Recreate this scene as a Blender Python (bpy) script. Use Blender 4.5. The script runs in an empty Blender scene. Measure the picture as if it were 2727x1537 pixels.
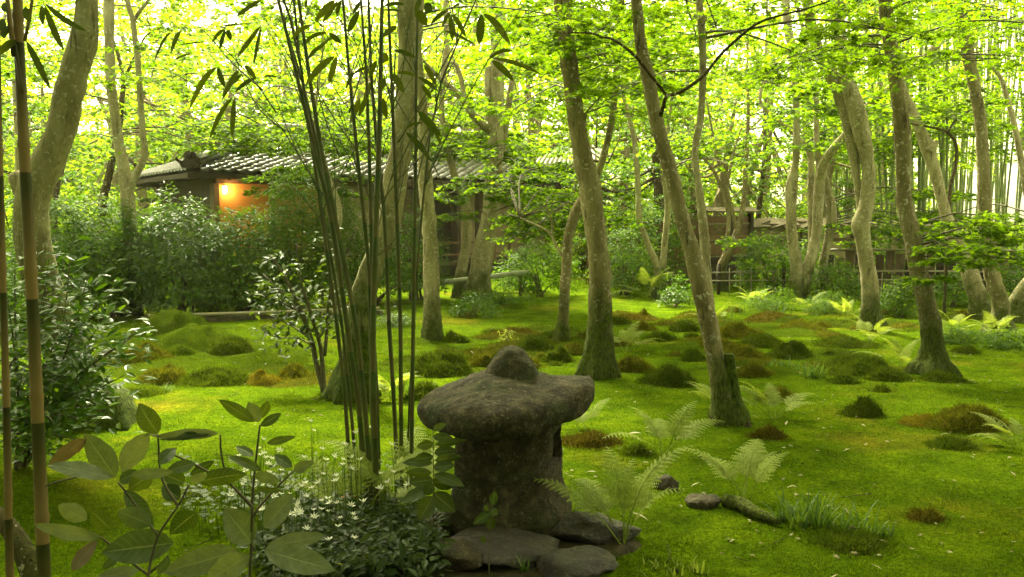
import bpy, math
import numpy as np
from mathutils import Vector

# ------------------------------------------------------------------ camera, sky, sun, exposure
SC = bpy.context.scene
COL = SC.collection
FPX, CX, CY, HOR, EYE = 2269.0, 1363.5, 768.5, 580.0, 1.5
PITCH = math.atan((CY - HOR) / FPX)
cam_d = bpy.data.cameras.new('camera')
cam_d.sensor_width = 36.0
cam_d.lens = FPX / 2727.0 * 36.0
cam_d.clip_start = 0.05
cam_d.clip_end = 600.0
cam = bpy.data.objects.new('camera', cam_d)
COL.objects.link(cam)
cam.location = (0, 0, EYE)
cam.rotation_euler = (math.pi / 2 - PITCH, 0, 0)
SC.camera = cam

SUN_EL, SUN_AZ = math.radians(52), math.radians(-20)      # azimuth from +Y towards +X
world = bpy.data.worlds.new('World')
SC.world = world
world.use_nodes = True
nt = world.node_tree
nt.nodes.clear()
sky = nt.nodes.new('ShaderNodeTexSky')
sky.sky_type = 'NISHITA'
sky.sun_disc = False
sky.sun_elevation = SUN_EL
sky.sun_rotation = SUN_AZ
sky.air_density = 1.0
sky.dust_density = 4.0
hs = nt.nodes.new('ShaderNodeHueSaturation')
hs.inputs['Saturation'].default_value = 0.2
tint = nt.nodes.new('ShaderNodeMix')
tint.data_type = 'RGBA'
tint.blend_type = 'MULTIPLY'
tint.inputs['Factor'].default_value = 1.0
tint.inputs[7].default_value = (1.0, 0.965, 0.58, 1)
bg = nt.nodes.new('ShaderNodeBackground')
bg.inputs['Strength'].default_value = 0.15
wo = nt.nodes.new('ShaderNodeOutputWorld')
nt.links.new(sky.outputs[0], hs.inputs['Color'])
nt.links.new(hs.outputs[0], tint.inputs[6])
nt.links.new(tint.outputs[2], bg.inputs['Color'])
nt.links.new(bg.outputs[0], wo.inputs['Surface'])

sun_d = bpy.data.lights.new('sun', 'SUN')
sun_d.energy = 4.5
sun_d.angle = math.radians(12)
sun_d.color = (1.0, 0.94, 0.70)
sun = bpy.data.objects.new('sun', sun_d)
COL.objects.link(sun)
sdir = Vector((math.sin(SUN_AZ) * math.cos(SUN_EL), math.cos(SUN_AZ) * math.cos(SUN_EL), math.sin(SUN_EL)))
sun.rotation_euler = (-sdir).to_track_quat('-Z', 'Y').to_euler()
sun.location = (0, 0, 30)

vs = SC.view_settings
vs.view_transform = 'Standard'
vs.look = 'None'
vs.exposure = 2.7
vs.gamma = 1.0
SC.cycles.max_bounces = 6
SC.cycles.diffuse_bounces = 2
SC.cycles.glossy_bounces = 2
SC.cycles.transmission_bounces = 3
SC.cycles.transparent_max_bounces = 4
SC.cycles.use_denoising = True
SC.cycles.sample_clamp_indirect = 6.0

# ------------------------------------------------------------------ helpers: noise, projection, meshes
RNG = np.random.default_rng(7)

def _hash(ix, iy, iz):
    n = (ix * 374761393 + iy * 668265263 + iz * 2147483647 * 3 + iz * 1274126177) & 0xffffffff
    n = ((n ^ (n >> 13)) * 1274126177) & 0xffffffff
    n = (n ^ (n >> 16)) & 0xffffffff
    return n.astype(np.float64) / 4294967295.0

def vnoise(p):
    p = np.asarray(p, float)
    i = np.floor(p).astype(np.int64)
    f = p - i
    f = f * f * (3 - 2 * f)
    r = 0
    for dx in (0, 1):
        for dy in (0, 1):
            for dz in (0, 1):
                w = (f[..., 0] if dx else 1 - f[..., 0]) * (f[..., 1] if dy else 1 - f[..., 1]) * (f[..., 2] if dz else 1 - f[..., 2])
                r = r + w * _hash(i[..., 0] + dx, i[..., 1] + dy, i[..., 2] + dz)
    return r * 2 - 1

def fbm(p, o=3):
    p = np.asarray(p, float)
    r, a = 0, 1.0
    for k in range(o):
        r = r + a * vnoise(p * (2 ** k) + 17.3 * k)
        a *= 0.5
    return r / 1.75

def sstep(a, b, x):
    t = np.clip((x - a) / (b - a), 0, 1)
    return t * t * (3 - 2 * t)

def height(x, y):
    x = np.asarray(x, float)
    y = np.asarray(y, float)
    q = np.stack([x, y, x * 0], -1)
    z = 0.05 * fbm(q * 0.55 + 3.1, 2) + 0.028 * fbm(q * 1.9, 3) + 0.006 * fbm(q * 9.0, 2)
    hill = sstep(27, 70, y) * (7 - 6.6 * sstep(-3, 9, x)) + 0.8 * sstep(24, 34, y) * (1 - .8 * sstep(0, 9, x))
    return z + hill

_gx, _gy = np.meshgrid(np.arange(-32, 32.01, .16), np.arange(-15, 48.01, .16))
_GH = height(_gx, _gy)
def hgt(x, y):
    fx, fy = (x + 32) / .16, (y + 15) / .16
    i, j = int(fx), int(fy)
    if 0 <= i < _GH.shape[1] - 1 and 0 <= j < _GH.shape[0] - 1:
        fx -= i
        fy -= j
        return float((_GH[j, i] * (1 - fx) + _GH[j, i + 1] * fx) * (1 - fy) + (_GH[j + 1, i] * (1 - fx) + _GH[j + 1, i + 1] * fx) * fy)
    return float(height(np.array([x]), np.array([y]))[0])

FWD = np.array([0, math.cos(PITCH), -math.sin(PITCH)])
UPV = np.array([0, math.sin(PITCH), math.cos(PITCH)])
RGT = np.array([1.0, 0, 0])
EYEP = np.array([0, 0, EYE])

def ray(px, py):
    return FWD + RGT * (px - CX) / FPX - UPV * (py - CY) / FPX

def at(px, py, Y):                       # the world point at depth Y behind photo pixel px, py
    d = ray(px, py)
    return EYEP + d * (Y / d[1])

def gnd(px, py):                         # the ground point seen at that pixel
    d = ray(px, py)
    p = EYEP + d * (-EYE / d[2])
    p[2] = hgt(p[0], p[1])
    return p

K = 2727.0 / 2576.0
def D(x, y):
    return x * K, y * K

def tag(o, label=None, cat=None, group=None, kind=None):
    if label: o['label'] = label
    if cat: o['category'] = cat
    if group: o['group'] = group
    if kind: o['kind'] = kind
    return o

def empty(name, loc=(0, 0, 0)):
    o = bpy.data.objects.new(name, None)
    o.empty_display_size = 0.1
    COL.objects.link(o)
    o.location = loc
    return o

def mesh_data(name, V, faces, mats, midx=None, smooth=True):
    V = np.asarray(V, np.float32)
    me = bpy.data.meshes.new(name)
    faces = [np.asarray(f, np.int32) for f in faces if len(f)]
    me.vertices.add(len(V))
    me.vertices.foreach_set('co', V.ravel())
    nl = sum(f.size for f in faces)
    npol = sum(len(f) for f in faces)
    me.loops.add(nl)
    me.loops.foreach_set('vertex_index', np.concatenate([f.ravel() for f in faces]))
    me.polygons.add(npol)
    ls, s = [], 0
    for f in faces:
        k = f.shape[1]
        ls.append(s + np.arange(len(f), dtype=np.int32) * k)
        s += f.size
    me.polygons.foreach_set('loop_start', np.concatenate(ls).astype(np.int32))
    for m in (mats if isinstance(mats, (list, tuple)) else [mats]):
        me.materials.append(m)
    if midx is not None:
        me.polygons.foreach_set('material_index', np.asarray(midx, np.int32))
    me.polygons.foreach_set('use_smooth', np.full(npol, smooth))
    me.update(calc_edges=True)
    return me

def link(name, me, parent=None, loc=None):
    o = bpy.data.objects.new(name, me)
    COL.objects.link(o)
    if parent is not None:
        o.parent = parent
        if loc is None:
            o.location = tuple(-Vector(parent.location))     # meshes are written in world space unless loc is given
            if parent.parent is not None:
                o.location = tuple(-(Vector(parent.location) + Vector(parent.parent.location)))
    if loc is not None:
        o.location = loc
    return o

class MB:                                # collects pieces of ONE part
    def __init__(s):
        s.v, s.t, s.q, s.n = [], [], [], 0
    def add(s, V, tris=None, quads=None):
        V = np.asarray(V, float)
        s.v.append(V)
        if tris is not None and len(tris): s.t.append(np.asarray(tris) + s.n)
        if quads is not None and len(quads): s.q.append(np.asarray(quads) + s.n)
        s.n += len(V)
        return s
    def data(s, name, m, smooth=True):
        f = []
        if s.t: f.append(np.concatenate(s.t))
        if s.q: f.append(np.concatenate(s.q))
        return mesh_data(name, np.concatenate(s.v), f, m, None, smooth)
    def build(s, name, m, parent=None, smooth=True, loc=None):
        return link(name, s.data(name, m, smooth), parent, loc)

def catmull(P, step):
    P = np.asarray(P, float)
    n = len(P)
    if n < 3:
        k = max(2, int(np.linalg.norm(P[-1, :3] - P[0, :3]) / step) + 1)
        t = np.linspace(0, 1, k)[:, None]
        return P[0] * (1 - t) + P[-1] * t
    E = np.vstack([2 * P[0] - P[1], P, 2 * P[-1] - P[-2]])
    out = []
    for i in range(n - 1):
        a, b, c, d = E[i], E[i + 1], E[i + 2], E[i + 3]
        k = max(1, int(np.linalg.norm(c[:3] - b[:3]) / step))
        t = (np.arange(k) / k)[:, None]
        out.append(0.5 * (2 * b + (c - a) * t + (2 * a - 5 * b + 4 * c - d) * t ** 2 + (3 * b - a - 3 * c + d) * t ** 3))
    out.append(P[-1:])
    return np.vstack(out)

def sweep(P, R, seg=8, cap=True, rough=0.0, rfreq=4.0, rs=0.0):
    P = np.asarray(P, float)
    R = np.asarray(R, float)
    n = len(P)
    T = np.gradient(P, axis=0)
    T /= np.linalg.norm(T, axis=1)[:, None] + 1e-12
    up = np.array([1.0, 0, 0]) if abs(T[0][0]) < 0.8 else np.array([0, 1.0, 0])
    N = np.zeros_like(P)
    v = up - T[0] * np.dot(up, T[0])
    N[0] = v / np.linalg.norm(v)
    for i in range(1, n):
        v = N[i - 1] - T[i] * np.dot(N[i - 1], T[i])
        N[i] = v / (np.linalg.norm(v) + 1e-12)
    B = np.cross(T, N)
    a = np.arange(seg) * 2 * math.pi / seg
    rad = np.cos(a)[None, :, None] * N[:, None, :] + np.sin(a)[None, :, None] * B[:, None, :]
    V = P[:, None, :] + R[:, None, None] * rad
    if rough:
        nz = fbm(V * rfreq + rs, 3)
        V = V + rad * (R[:, None] * rough * nz)[..., None]
    V = V.reshape(-1, 3)
    i = np.arange(n - 1)[:, None] * seg
    j = np.arange(seg)[None, :]
    j2 = (j + 1) % seg
    Q = np.stack([i + j, i + j2, i + seg + j2, i + seg + j], -1).reshape(-1, 4)
    tr = np.zeros((0, 3), int)
    if cap:
        V = np.vstack([V, P[:1], P[-1:]])
        c0, c1 = n * seg, n * seg + 1
        jj = np.arange(seg)
        tr = np.vstack([np.stack([np.full(seg, c0), (jj + 1) % seg, jj], 1),
                        np.stack([np.full(seg, c1), (n - 1) * seg + jj, (n - 1) * seg + (jj + 1) % seg], 1)])
    return V, tr, Q

def tube(mb, pts, radii, seg=6, step=0.1, **kw):
    A = np.column_stack([np.asarray(pts, float), np.asarray(radii, float)])
    A = catmull(A, step)
    V, t, q = sweep(A[:, :3], np.maximum(A[:, 3], 0.0006), seg, **kw)
    mb.add(V, t, q)

def box(mb, c, u, v, w):                 # centre and three half-axis vectors
    c, u, v, w = [np.asarray(k, float) for k in (c, u, v, w)]
    V = [c + a * u + b * v + d * w for a in (-1, 1) for b in (-1, 1) for d in (-1, 1)]
    mb.add(V, None, [[0, 1, 3, 2], [4, 6, 7, 5], [0, 4, 5, 1], [2, 3, 7, 6], [0, 2, 6, 4], [1, 5, 7, 3]])

def bases(nrm, head):
    z = nrm / (np.linalg.norm(nrm, axis=1)[:, None] + 1e-9)
    x = head - z * np.sum(head * z, 1)[:, None]
    x /= np.linalg.norm(x, axis=1)[:, None] + 1e-9
    y = np.cross(z, x)
    return np.stack([x, y, z], -1)        # columns

def scatter(mb, T, P, nrm, head, S):
    TV, TF = T
    M = bases(np.asarray(nrm, float), np.asarray(head, float))
    S = np.asarray(S, float)
    V = np.einsum('nij,kj->nki', M, TV) * S[:, None, None] + np.asarray(P)[:, None, :]
    k = len(TV)
    F = (TF[None] + (np.arange(len(P)) * k)[:, None, None]).reshape(-1, TF.shape[1])
    mb.add(V.reshape(-1, 3), F if TF.shape[1] == 3 else None, F if TF.shape[1] == 4 else None)

def rand_dirs(n, rng):
    a = rng.uniform(0, 2 * math.pi, n)
    return np.stack([np.cos(a), np.sin(a), np.zeros(n)], 1)

# leaf templates: unit length along +x
def star_leaf(angs, lens, notch, droop):
    V = [(0.0, 0, 0)]
    pts = []
    for i, (a, l) in enumerate(zip(angs, lens)):
        pts.append((l * math.cos(a), l * math.sin(a), -droop * l * l))
        if i < len(angs) - 1:
            m = (a + angs[i + 1]) / 2
            pts.append((notch * math.cos(m), notch * math.sin(m), 0.02))
    V += pts
    V = np.array(V)
    F = np.array([(0, i, i + 1) for i in range(1, len(pts))])
    V[:, 0] += 0.1
    return V, F
r_ = math.radians
MAPLE5 = star_leaf([r_(-122), r_(-72), r_(-36), 0, r_(36), r_(72), r_(122)], [0.42, 0.68, 0.85, 0.95, 0.85, 0.68, 0.42], 0.34, 0.18)
MAPLE3 = star_leaf([r_(-100), r_(-50), 0, r_(50), r_(100)], [0.5, 0.8, 0.95, 0.8, 0.5], 0.36, 0.2)
MAPLE2 = (np.array([(-.15, 0, 0), (.2, -.55, -.12), (.28, 0, .03), (.85, -.1, -.15), (.2, .55, -.12)]), np.array([(0, 1, 2), (1, 3, 2), (2, 3, 4), (0, 2, 4)]))
OVAL = (np.array([(0, 0, 0), (.35, -.2, .05), (.4, 0, 0), (.35, .2, .05), (.75, -.14, .02), (.75, .14, .02), (1, 0, -.08), (.75, 0, -.03)]),
        np.array([(0, 1, 2), (0, 2, 3), (1, 4, 7), (1, 7, 2), (2, 7, 5), (2, 5, 3), (4, 6, 7), (7, 6, 5)]))
OVAL4 = (np.array([(0, 0, 0), (.45, -.23, .06), (.45, .23, .06), (1, 0, -.06), (.5, 0, 0)]), np.array([(0, 1, 4), (0, 4, 2), (1, 3, 4), (4, 3, 2)]))
LANCE = (np.array([(0, 0, 0), (.35, -.085, -.02), (.35, .085, -.02), (1, 0, -.35), (.7, -.05, -.14), (.7, .05, -.14)]), np.array([(0, 1, 2), (1, 4, 5), (1, 5, 2), (4, 3, 5)]))
DIAM = (np.array([(0, 0, 0), (.5, -.38, .06), (.5, .38, .06), (1, 0, -.08)]), np.array([(0, 1, 2), (1, 3, 2)]))
SPIKE = (np.array([(0, -.09, 0), (0, .09, 0), (.25, 0, 1)]), np.array([(0, 1, 2)]))

# ------------------------------------------------------------------ materials
def nmat(name):
    m = bpy.data.materials.new(name)
    m.use_nodes = True
    n = m.node_tree
    n.nodes.clear()
    o = n.nodes.new('ShaderNodeOutputMaterial')
    return m, n, o

def ramp(n, fac, stops):
    r = n.nodes.new('ShaderNodeValToRGB')
    e = r.color_ramp.elements
    while len(e) < len(stops): e.new(0.5)
    for i, (p, c) in enumerate(stops):
        e[i].position = p
        e[i].color = (*c, 1)
    n.links.new(fac, r.inputs[0])
    return r.outputs[0]

def noise(n, vec, scale, detail=4, rough=0.55):
    t = n.nodes.new('ShaderNodeTexNoise')
    t.inputs['Scale'].default_value = scale
    t.inputs['Detail'].default_value = detail
    t.inputs['Roughness'].default_value = rough
    if vec is not None: n.links.new(vec, t.inputs['Vector'])
    return t.outputs[0]

def mixc(n, fac, a, b, blend='MIX'):
    m = n.nodes.new('ShaderNodeMix')
    m.data_type = 'RGBA'
    m.blend_type = blend
    for sock, v in ((m.inputs[0], fac), (m.inputs[6], a), (m.inputs[7], b)):
        if isinstance(v, (int, float)): sock.default_value = v
        elif isinstance(v, tuple): sock.default_value = (*v, 1)
        else: n.links.new(v, sock)
    return m.outputs[2]

def math_(n, op, a, b=None):
    m = n.nodes.new('ShaderNodeMath')
    m.operation = op
    for i, v in enumerate((a, b)):
        if v is None: continue
        if isinstance(v, (int, float)): m.inputs[i].default_value = v
        else: n.links.new(v, m.inputs[i])
    return m.outputs[0]

def bump(n, h, strength, dist):
    b = n.nodes.new('ShaderNodeBump')
    b.inputs['Strength'].default_value = strength
    b.inputs['Distance'].default_value = dist
    n.links.new(h, b.inputs['Height'])
    return b.outputs[0]

def principled(n, o, col, rough=0.8, spec=0.3, nrm=None):
    p = n.nodes.new('ShaderNodeBsdfPrincipled')
    if isinstance(col, tuple): p.inputs['Base Color'].default_value = (*col, 1)
    else: n.links.new(col, p.inputs['Base Color'])
    if isinstance(rough, (int, float)): p.inputs['Roughness'].default_value = rough
    else: n.links.new(rough, p.inputs['Roughness'])
    p.inputs['Specular IOR Level'].default_value = spec
    if nrm is not None: n.links.new(nrm, p.inputs['Normal'])
    if o is not None: n.links.new(p.outputs[0], o.inputs['Surface'])
    return p.outputs[0]

def coords(n, kind='pos'):
    if kind == 'pos':
        return n.nodes.new('ShaderNodeNewGeometry').outputs['Position']
    return n.nodes.new('ShaderNodeTexCoord').outputs['Object']

def leafmat(name, c1, c2, trans=0.45, tmul=(1.9, 1.6, 0.6), rough=0.5, spec=0.35, vein=False, ribs=False):
    m, n, o = nmat(name)
    g = n.nodes.new('ShaderNodeNewGeometry')
    oi = n.nodes.new('ShaderNodeObjectInfo')
    f = math_(n, 'FRACT', math_(n, 'ADD', g.outputs['Random Per Island'], oi.outputs['Random']))
    col = ramp(n, f, [(0.0, c1), (0.55, tuple((a + b) / 2 for a, b in zip(c1, c2))), (1.0, c2)])
    nz = noise(n, g.outputs['Position'], 45.0 if vein else 0.9, 2)
    col = mixc(n, 0.5, col, ramp(n, nz, [(0.3, (0.55, 0.55, 0.5)), (0.7, (1.25, 1.2, 1.1))]), 'MULTIPLY')
    nrm = None
    if ribs:                              # midrib and side veins from the leaf's own coordinates, plus blemishes
        at_ = n.nodes.new('ShaderNodeAttribute')
        at_.attribute_name = 'leafuv'
        sp_ = n.nodes.new('ShaderNodeSeparateXYZ')
        n.links.new(at_.outputs['Vector'], sp_.inputs[0])
        sa = math_(n, 'ABSOLUTE', sp_.outputs[1])
        mid_ = ramp_val(n, sa, 0.075, 0.03)
        fr_ = math_(n, 'FRACT', math_(n, 'SUBTRACT', math_(n, 'MULTIPLY', sp_.outputs[0], 9.0), math_(n, 'MULTIPLY', sa, 1.7)))
        side_ = ramp_val(n, math_(n, 'ABSOLUTE', math_(n, 'SUBTRACT', fr_, 0.5)), 0.40, 0.47)
        v_ = math_(n, 'MAXIMUM', mid_, math_(n, 'MULTIPLY', side_, 0.45))
        col = mixc(n, math_(n, 'MULTIPLY', v_, 0.55), col, (0.17, 0.19, 0.085))
        bl_n = noise(n, g.outputs['Position'], 60.0, 3, 0.6)
        col = mixc(n, ramp_val(n, bl_n, 0.70, 0.74), col, (0.09, 0.06, 0.02))
        nrm = bump(n, v_, 0.35, 0.002)
    p = principled(n, None, col, rough, spec, nrm)
    tr = n.nodes.new('ShaderNodeBsdfTranslucent')
    n.links.new(mixc(n, 1.0, col, tmul, 'MULTIPLY'), tr.inputs['Color'])
    mx = n.nodes.new('ShaderNodeMixShader')
    mx.inputs[0].default_value = trans
    n.links.new(p, mx.inputs[1])
    n.links.new(tr.outputs[0], mx.inputs[2])
    n.links.new(mx.outputs[0], o.inputs['Surface'])
    return m

def barkmat(name, c_dark, c_mid, c_light, lichen=0.5, moss=0.9, mossh=0.75):
    m, n, o = nmat(name)
    pos = coords(n)
    sep = n.nodes.new('ShaderNodeSeparateXYZ')
    n.links.new(pos, sep.inputs[0])
    mp = n.nodes.new('ShaderNodeMapping')
    mp.inputs['Scale'].default_value = (1, 1, 0.35)
    n.links.new(pos, mp.inputs['Vector'])
    col = ramp(n, noise(n, mp.outputs[0], 7.0, 5), [(0.28, c_dark), (0.5, c_mid), (0.74, c_light)])
    fine = noise(n, mp.outputs[0], 60.0, 4, 0.7)
    col = mixc(n, 0.45, col, ramp(n, fine, [(0.3, (0.45, 0.42, 0.38)), (0.62, (1.15, 1.15, 1.1))]), 'MULTIPLY')
    sp1 = noise(n, pos, 34.0, 5, 0.6)
    sp2 = noise(n, pos, 9.0, 3, 0.6)
    spots = math_(n, 'MULTIPLY', ramp_val(n, math_(n, 'ADD', sp1, math_(n, 'MULTIPLY', sp2, 0.45)), 0.86 - 0.05 * lichen, 0.90 - 0.05 * lichen), 1.0)
    col = mixc(n, math_(n, 'MULTIPLY', spots, 0.8), col, (0.50, 0.46, 0.33))
    mp2 = n.nodes.new('ShaderNodeMapping')
    mp2.inputs['Scale'].default_value = (1, 1, 0.12)
    n.links.new(pos, mp2.inputs['Vector'])
    crack = ramp_val(n, noise(n, mp2.outputs[0], 26.0, 4, 0.6), 0.40, 0.30)
    col = mixc(n, math_(n, 'MULTIPLY', crack, 0.7), col, (0.04, 0.03, 0.015))
    # green moss growing up from the roots
    z = math_(n, 'ADD', sep.outputs[2], math_(n, 'MULTIPLY', math_(n, 'SUBTRACT', noise(n, pos, 5.0, 4), 0.5), 1.3))
    mr = n.nodes.new('ShaderNodeMapRange')
    mr.inputs[1].default_value = mossh
    mr.inputs[2].default_value = mossh * 0.3
    n.links.new(z, mr.inputs[0])
    mf = math_(n, 'MULTIPLY', mr.outputs[0], moss)
    col = mixc(n, mf, col, ramp(n, fine, [(0.36, (0.012, 0.019, 0.002)), (0.64, (0.066, 0.098, 0.006))]))
    h = math_(n, 'SUBTRACT', math_(n, 'ADD', noise(n, mp.outputs[0], 22.0, 5, 0.7), math_(n, 'MULTIPLY', spots, 0.15)), math_(n, 'MULTIPLY', crack, 0.8))
    principled(n, o, col, 0.9, 0.06, bump(n, h, 0.9, 0.025))
    return m

def stonemat(name, c1, c2, c3, mossy=0.4, rough=0.9, scale=9.0, wet=0.0):
    m, n, o = nmat(name)
    pos = coords(n)
    col = ramp(n, noise(n, pos, scale, 6, 0.65), [(0.3, c1), (0.5, c2), (0.72, c3)])
    sp = noise(n, pos, 120.0, 3, 0.7)
    col = mixc(n, 0.6, col, ramp(n, sp, [(0.35, (0.3, 0.3, 0.27)), (0.65, (1.6, 1.55, 1.4))]), 'MULTIPLY')
    mo = math_(n, 'MULTIPLY', ramp_val(n, noise(n, pos, 5.5, 4), 0.5, 0.66), mossy)
    col = mixc(n, mo, col, (0.035, 0.05, 0.008))
    col = mixc(n, math_(n, 'MULTIPLY', ramp_val(n, noise(n, pos, 42.0, 4, 0.6), 0.60, 0.66), 0.55), col, (0.20, 0.175, 0.105))
    h = math_(n, 'ADD', noise(n, pos, 28.0, 6, 0.7), math_(n, 'MULTIPLY', sp, 0.35))
    principled(n, o, col, rough, 0.3 + wet, bump(n, h, 1.0, 0.035))
    return m

def ramp_val(n, fac, a, b):
    r = n.nodes.new('ShaderNodeMapRange')
    r.inputs[1].default_value = a
    r.inputs[2].default_value = b
    n.links.new(fac, r.inputs[0])
    return r.outputs[0]

def plain(name, c1, c2, rough=0.8, scale=6.0, spec=0.3, bstr=0.3, stretch=(1, 1, 1), kind='pos'):
    m, n, o = nmat(name)
    pos = coords(n, kind)
    mp = n.nodes.new('ShaderNodeMapping')
    mp.inputs['Scale'].default_value = stretch
    n.links.new(pos, mp.inputs['Vector'])
    nz = noise(n, mp.outputs[0], scale, 5, 0.6)
    oi = n.nodes.new('ShaderNodeObjectInfo')
    col = ramp(n, nz, [(0.3, c1), (0.7, c2)])
    col = mixc(n, 1.0, col, ramp(n, oi.outputs['Random'], [(0, (0.8, 0.8, 0.8)), (1, (1.2, 1.2, 1.2))]), 'MULTIPLY')
    principled(n, o, col, rough, spec, bump(n, nz, bstr, 0.01))
    return m

def groundmat():
    m, n, o = nmat('moss_ground_mat')
    pos = coords(n)
    big = noise(n, pos, 0.55, 4, 0.6)
    mid = noise(n, pos, 3.2, 5, 0.65)
    fine = noise(n, pos, 48.0, 5, 0.8)
    base = ramp(n, mid, [(0.25, (0.026, 0.050, 0.002)), (0.48, (0.056, 0.096, 0.003)), (0.72, (0.102, 0.145, 0.004))])
    old = ramp(n, mid, [(0.3, (0.075, 0.065, 0.008)), (0.7, (0.19, 0.14, 0.012))])
    col = mixc(n, math_(n, 'MULTIPLY', ramp_val(n, big, 0.56, 0.70), 0.7), base, old)
    damp = noise(n, pos, 1.35, 5, 0.65)
    col = mixc(n, math_(n, 'MULTIPLY', ramp_val(n, damp, 0.53, 0.68), 0.7), col, ramp(n, mid, [(0.3, (0.014, 0.026, 0.002)), (0.7, (0.045, 0.068, 0.005))]))
    soil = noise(n, pos, 2.3, 6, 0.7)
    col = mixc(n, math_(n, 'MULTIPLY', ramp_val(n, soil, 0.67, 0.73), 0.7), col, (0.05, 0.038, 0.014))
    col = mixc(n, 0.7, col, ramp(n, fine, [(0.36, (0.18, 0.22, 0.18)), (0.62, (1.5, 1.45, 1.3))]), 'MULTIPLY')
    h = math_(n, 'ADD', fine, math_(n, 'MULTIPLY', noise(n, pos, 14.0, 3), 1.5))
    principled(n, o, col, 0.95, 0.0, bump(n, h, 1.0, 0.02))
    return m

M = {}
M['ground'] = groundmat()
M['maple'] = leafmat('maple_leaf_mat', (0.056, 0.115, 0.004), (0.115, 0.178, 0.007), 0.62, (2.15, 2.15, 0.5), 0.6, 0.10)
M['maple_far'] = leafmat('far_maple_leaf_mat', (0.100, 0.168, 0.006), (0.180, 0.240, 0.014), 0.70, (2.4, 2.4, 0.7), 0.6, 0.08)  # brighter than the near maple: backlit, blown-out glow put into the leaf colour
M['evergreen'] = leafmat('evergreen_leaf_mat', (0.032, 0.085, 0.006), (0.085, 0.155, 0.012), 0.42, (1.9, 1.9, 0.4), 0.5, 0.10)
M['gloss'] = leafmat('glossy_leaf_mat', (0.032, 0.085, 0.006), (0.090, 0.160, 0.012), 0.40, (1.9, 1.9, 0.4), 0.35, 0.22)
M['shrub'] = leafmat('light_shrub_leaf_mat', (0.045, 0.105, 0.006), (0.10, 0.165, 0.012), 0.45, (1.9, 1.9, 0.4), 0.55, 0.12)
M['fern'] = leafmat('fern_mat', (0.160, 0.215, 0.030), (0.290, 0.340, 0.080), 0.45, (1.5, 1.5, 0.6), 0.6, 0.08)
M['bamboo_leaf'] = leafmat('bamboo_leaf_mat', (0.030, 0.050, 0.006), (0.060, 0.080, 0.009), 0.35, (2.0, 1.8, 0.4), 0.6, 0.1, True)
M['laurel'] = leafmat('laurel_leaf_mat', (0.075, 0.098, 0.040), (0.135, 0.155, 0.078), 0.25, (1.6, 1.6, 0.5), 0.36, 0.4, True, True)  # grey-green paled by a painted-in sky sheen
M['laurel_dark'] = leafmat('dark_laurel_leaf_mat', (0.026, 0.050, 0.006), (0.055, 0.085, 0.010), 0.3, (1.9, 1.7, 0.4), 0.38, 0.3, True, True)
M['laurel_old'] = leafmat('old_laurel_leaf_mat', (0.10, 0.075, 0.040), (0.13, 0.095, 0.055), 0.2, (1.5, 1.3, 0.5), 0.45, 0.4, True, True)
M['grass'] = leafmat('grass_blade_mat', (0.045, 0.105, 0.018), (0.10, 0.155, 0.030), 0.35, (1.7, 1.6, 0.5), 0.5, 0.3)
M['blade'] = leafmat('moss_blade_mat', (0.042, 0.084, 0.003), (0.130, 0.198, 0.008), 0.35, (1.5, 1.4, 0.4), 0.9, 0.05)
M['moss_g'] = leafmat('haircap_moss_mat', (0.027, 0.050, 0.004), (0.078, 0.112, 0.007), 0.3, (1.5, 1.4, 0.5), 0.9, 0.05)
M['moss_l'] = leafmat('soft_green_moss_mat', (0.034, 0.066, 0.003), (0.100, 0.142, 0.007), 0.3, (1.5, 1.4, 0.5), 0.9, 0.05)
M['moss_o'] = leafmat('olive_moss_mat', (0.048, 0.062, 0.005), (0.125, 0.128, 0.011), 0.3, (1.5, 1.4, 0.5), 0.9, 0.05)
M['moss_b'] = leafmat('brown_moss_mat', (0.055, 0.052, 0.007), (0.120, 0.105, 0.012), 0.2, (1.5, 1.3, 0.5), 0.9, 0.05)
M['moss_y'] = leafmat('golden_moss_mat', (0.105, 0.095, 0.006), (0.200, 0.170, 0.010), 0.2, (1.5, 1.3, 0.5), 0.9, 0.05)
def cushmat(name, c1, c2, c3):
    m, n, o = nmat(name)
    pos = coords(n)
    f = noise(n, pos, 95.0, 5, 0.8)
    b_ = noise(n, pos, 6.0, 4, 0.6)
    col = mixc(n, ramp_val(n, b_, 0.42, 0.62), ramp(n, f, [(0.36, c1), (0.62, c2)]), ramp(n, f, [(0.36, c1), (0.62, c3)]))
    principled(n, o, col, 0.95, 0.0, bump(n, f, 1.0, 0.03))
    return m
M['cush_g'] = cushmat('haircap_cushion_mat', (0.012, 0.022, 0.002), (0.058, 0.086, 0.006), (0.085, 0.105, 0.008))
M['cush_l'] = cushmat('soft_cushion_mat', (0.018, 0.034, 0.002), (0.066, 0.105, 0.005), (0.105, 0.140, 0.007))
M['cush_o'] = cushmat('olive_cushion_mat', (0.022, 0.026, 0.003), (0.085, 0.095, 0.007), (0.125, 0.115, 0.010))
M['cush_b'] = cushmat('brown_cushion_mat', (0.028, 0.024, 0.004), (0.10, 0.085, 0.010), (0.12, 0.10, 0.012))
M['cush_y'] = cushmat('golden_cushion_mat', (0.05, 0.042, 0.004), (0.16, 0.135, 0.009), (0.19, 0.16, 0.011))
M['bark'] = barkmat('maple_bark_mat', (0.165, 0.140, 0.072), (0.29, 0.25, 0.14), (0.42, 0.375, 0.235), 0.9)
M['bark_warm'] = barkmat('brown_bark_mat', (0.12, 0.096, 0.046), (0.215, 0.175, 0.092), (0.32, 0.27, 0.155), 0.8)
M['bark_mossy'] = barkmat('mossy_maple_bark_mat', (0.165, 0.140, 0.072), (0.29, 0.25, 0.14), (0.42, 0.375, 0.235), 0.9, 0.97, 1.7)
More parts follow.
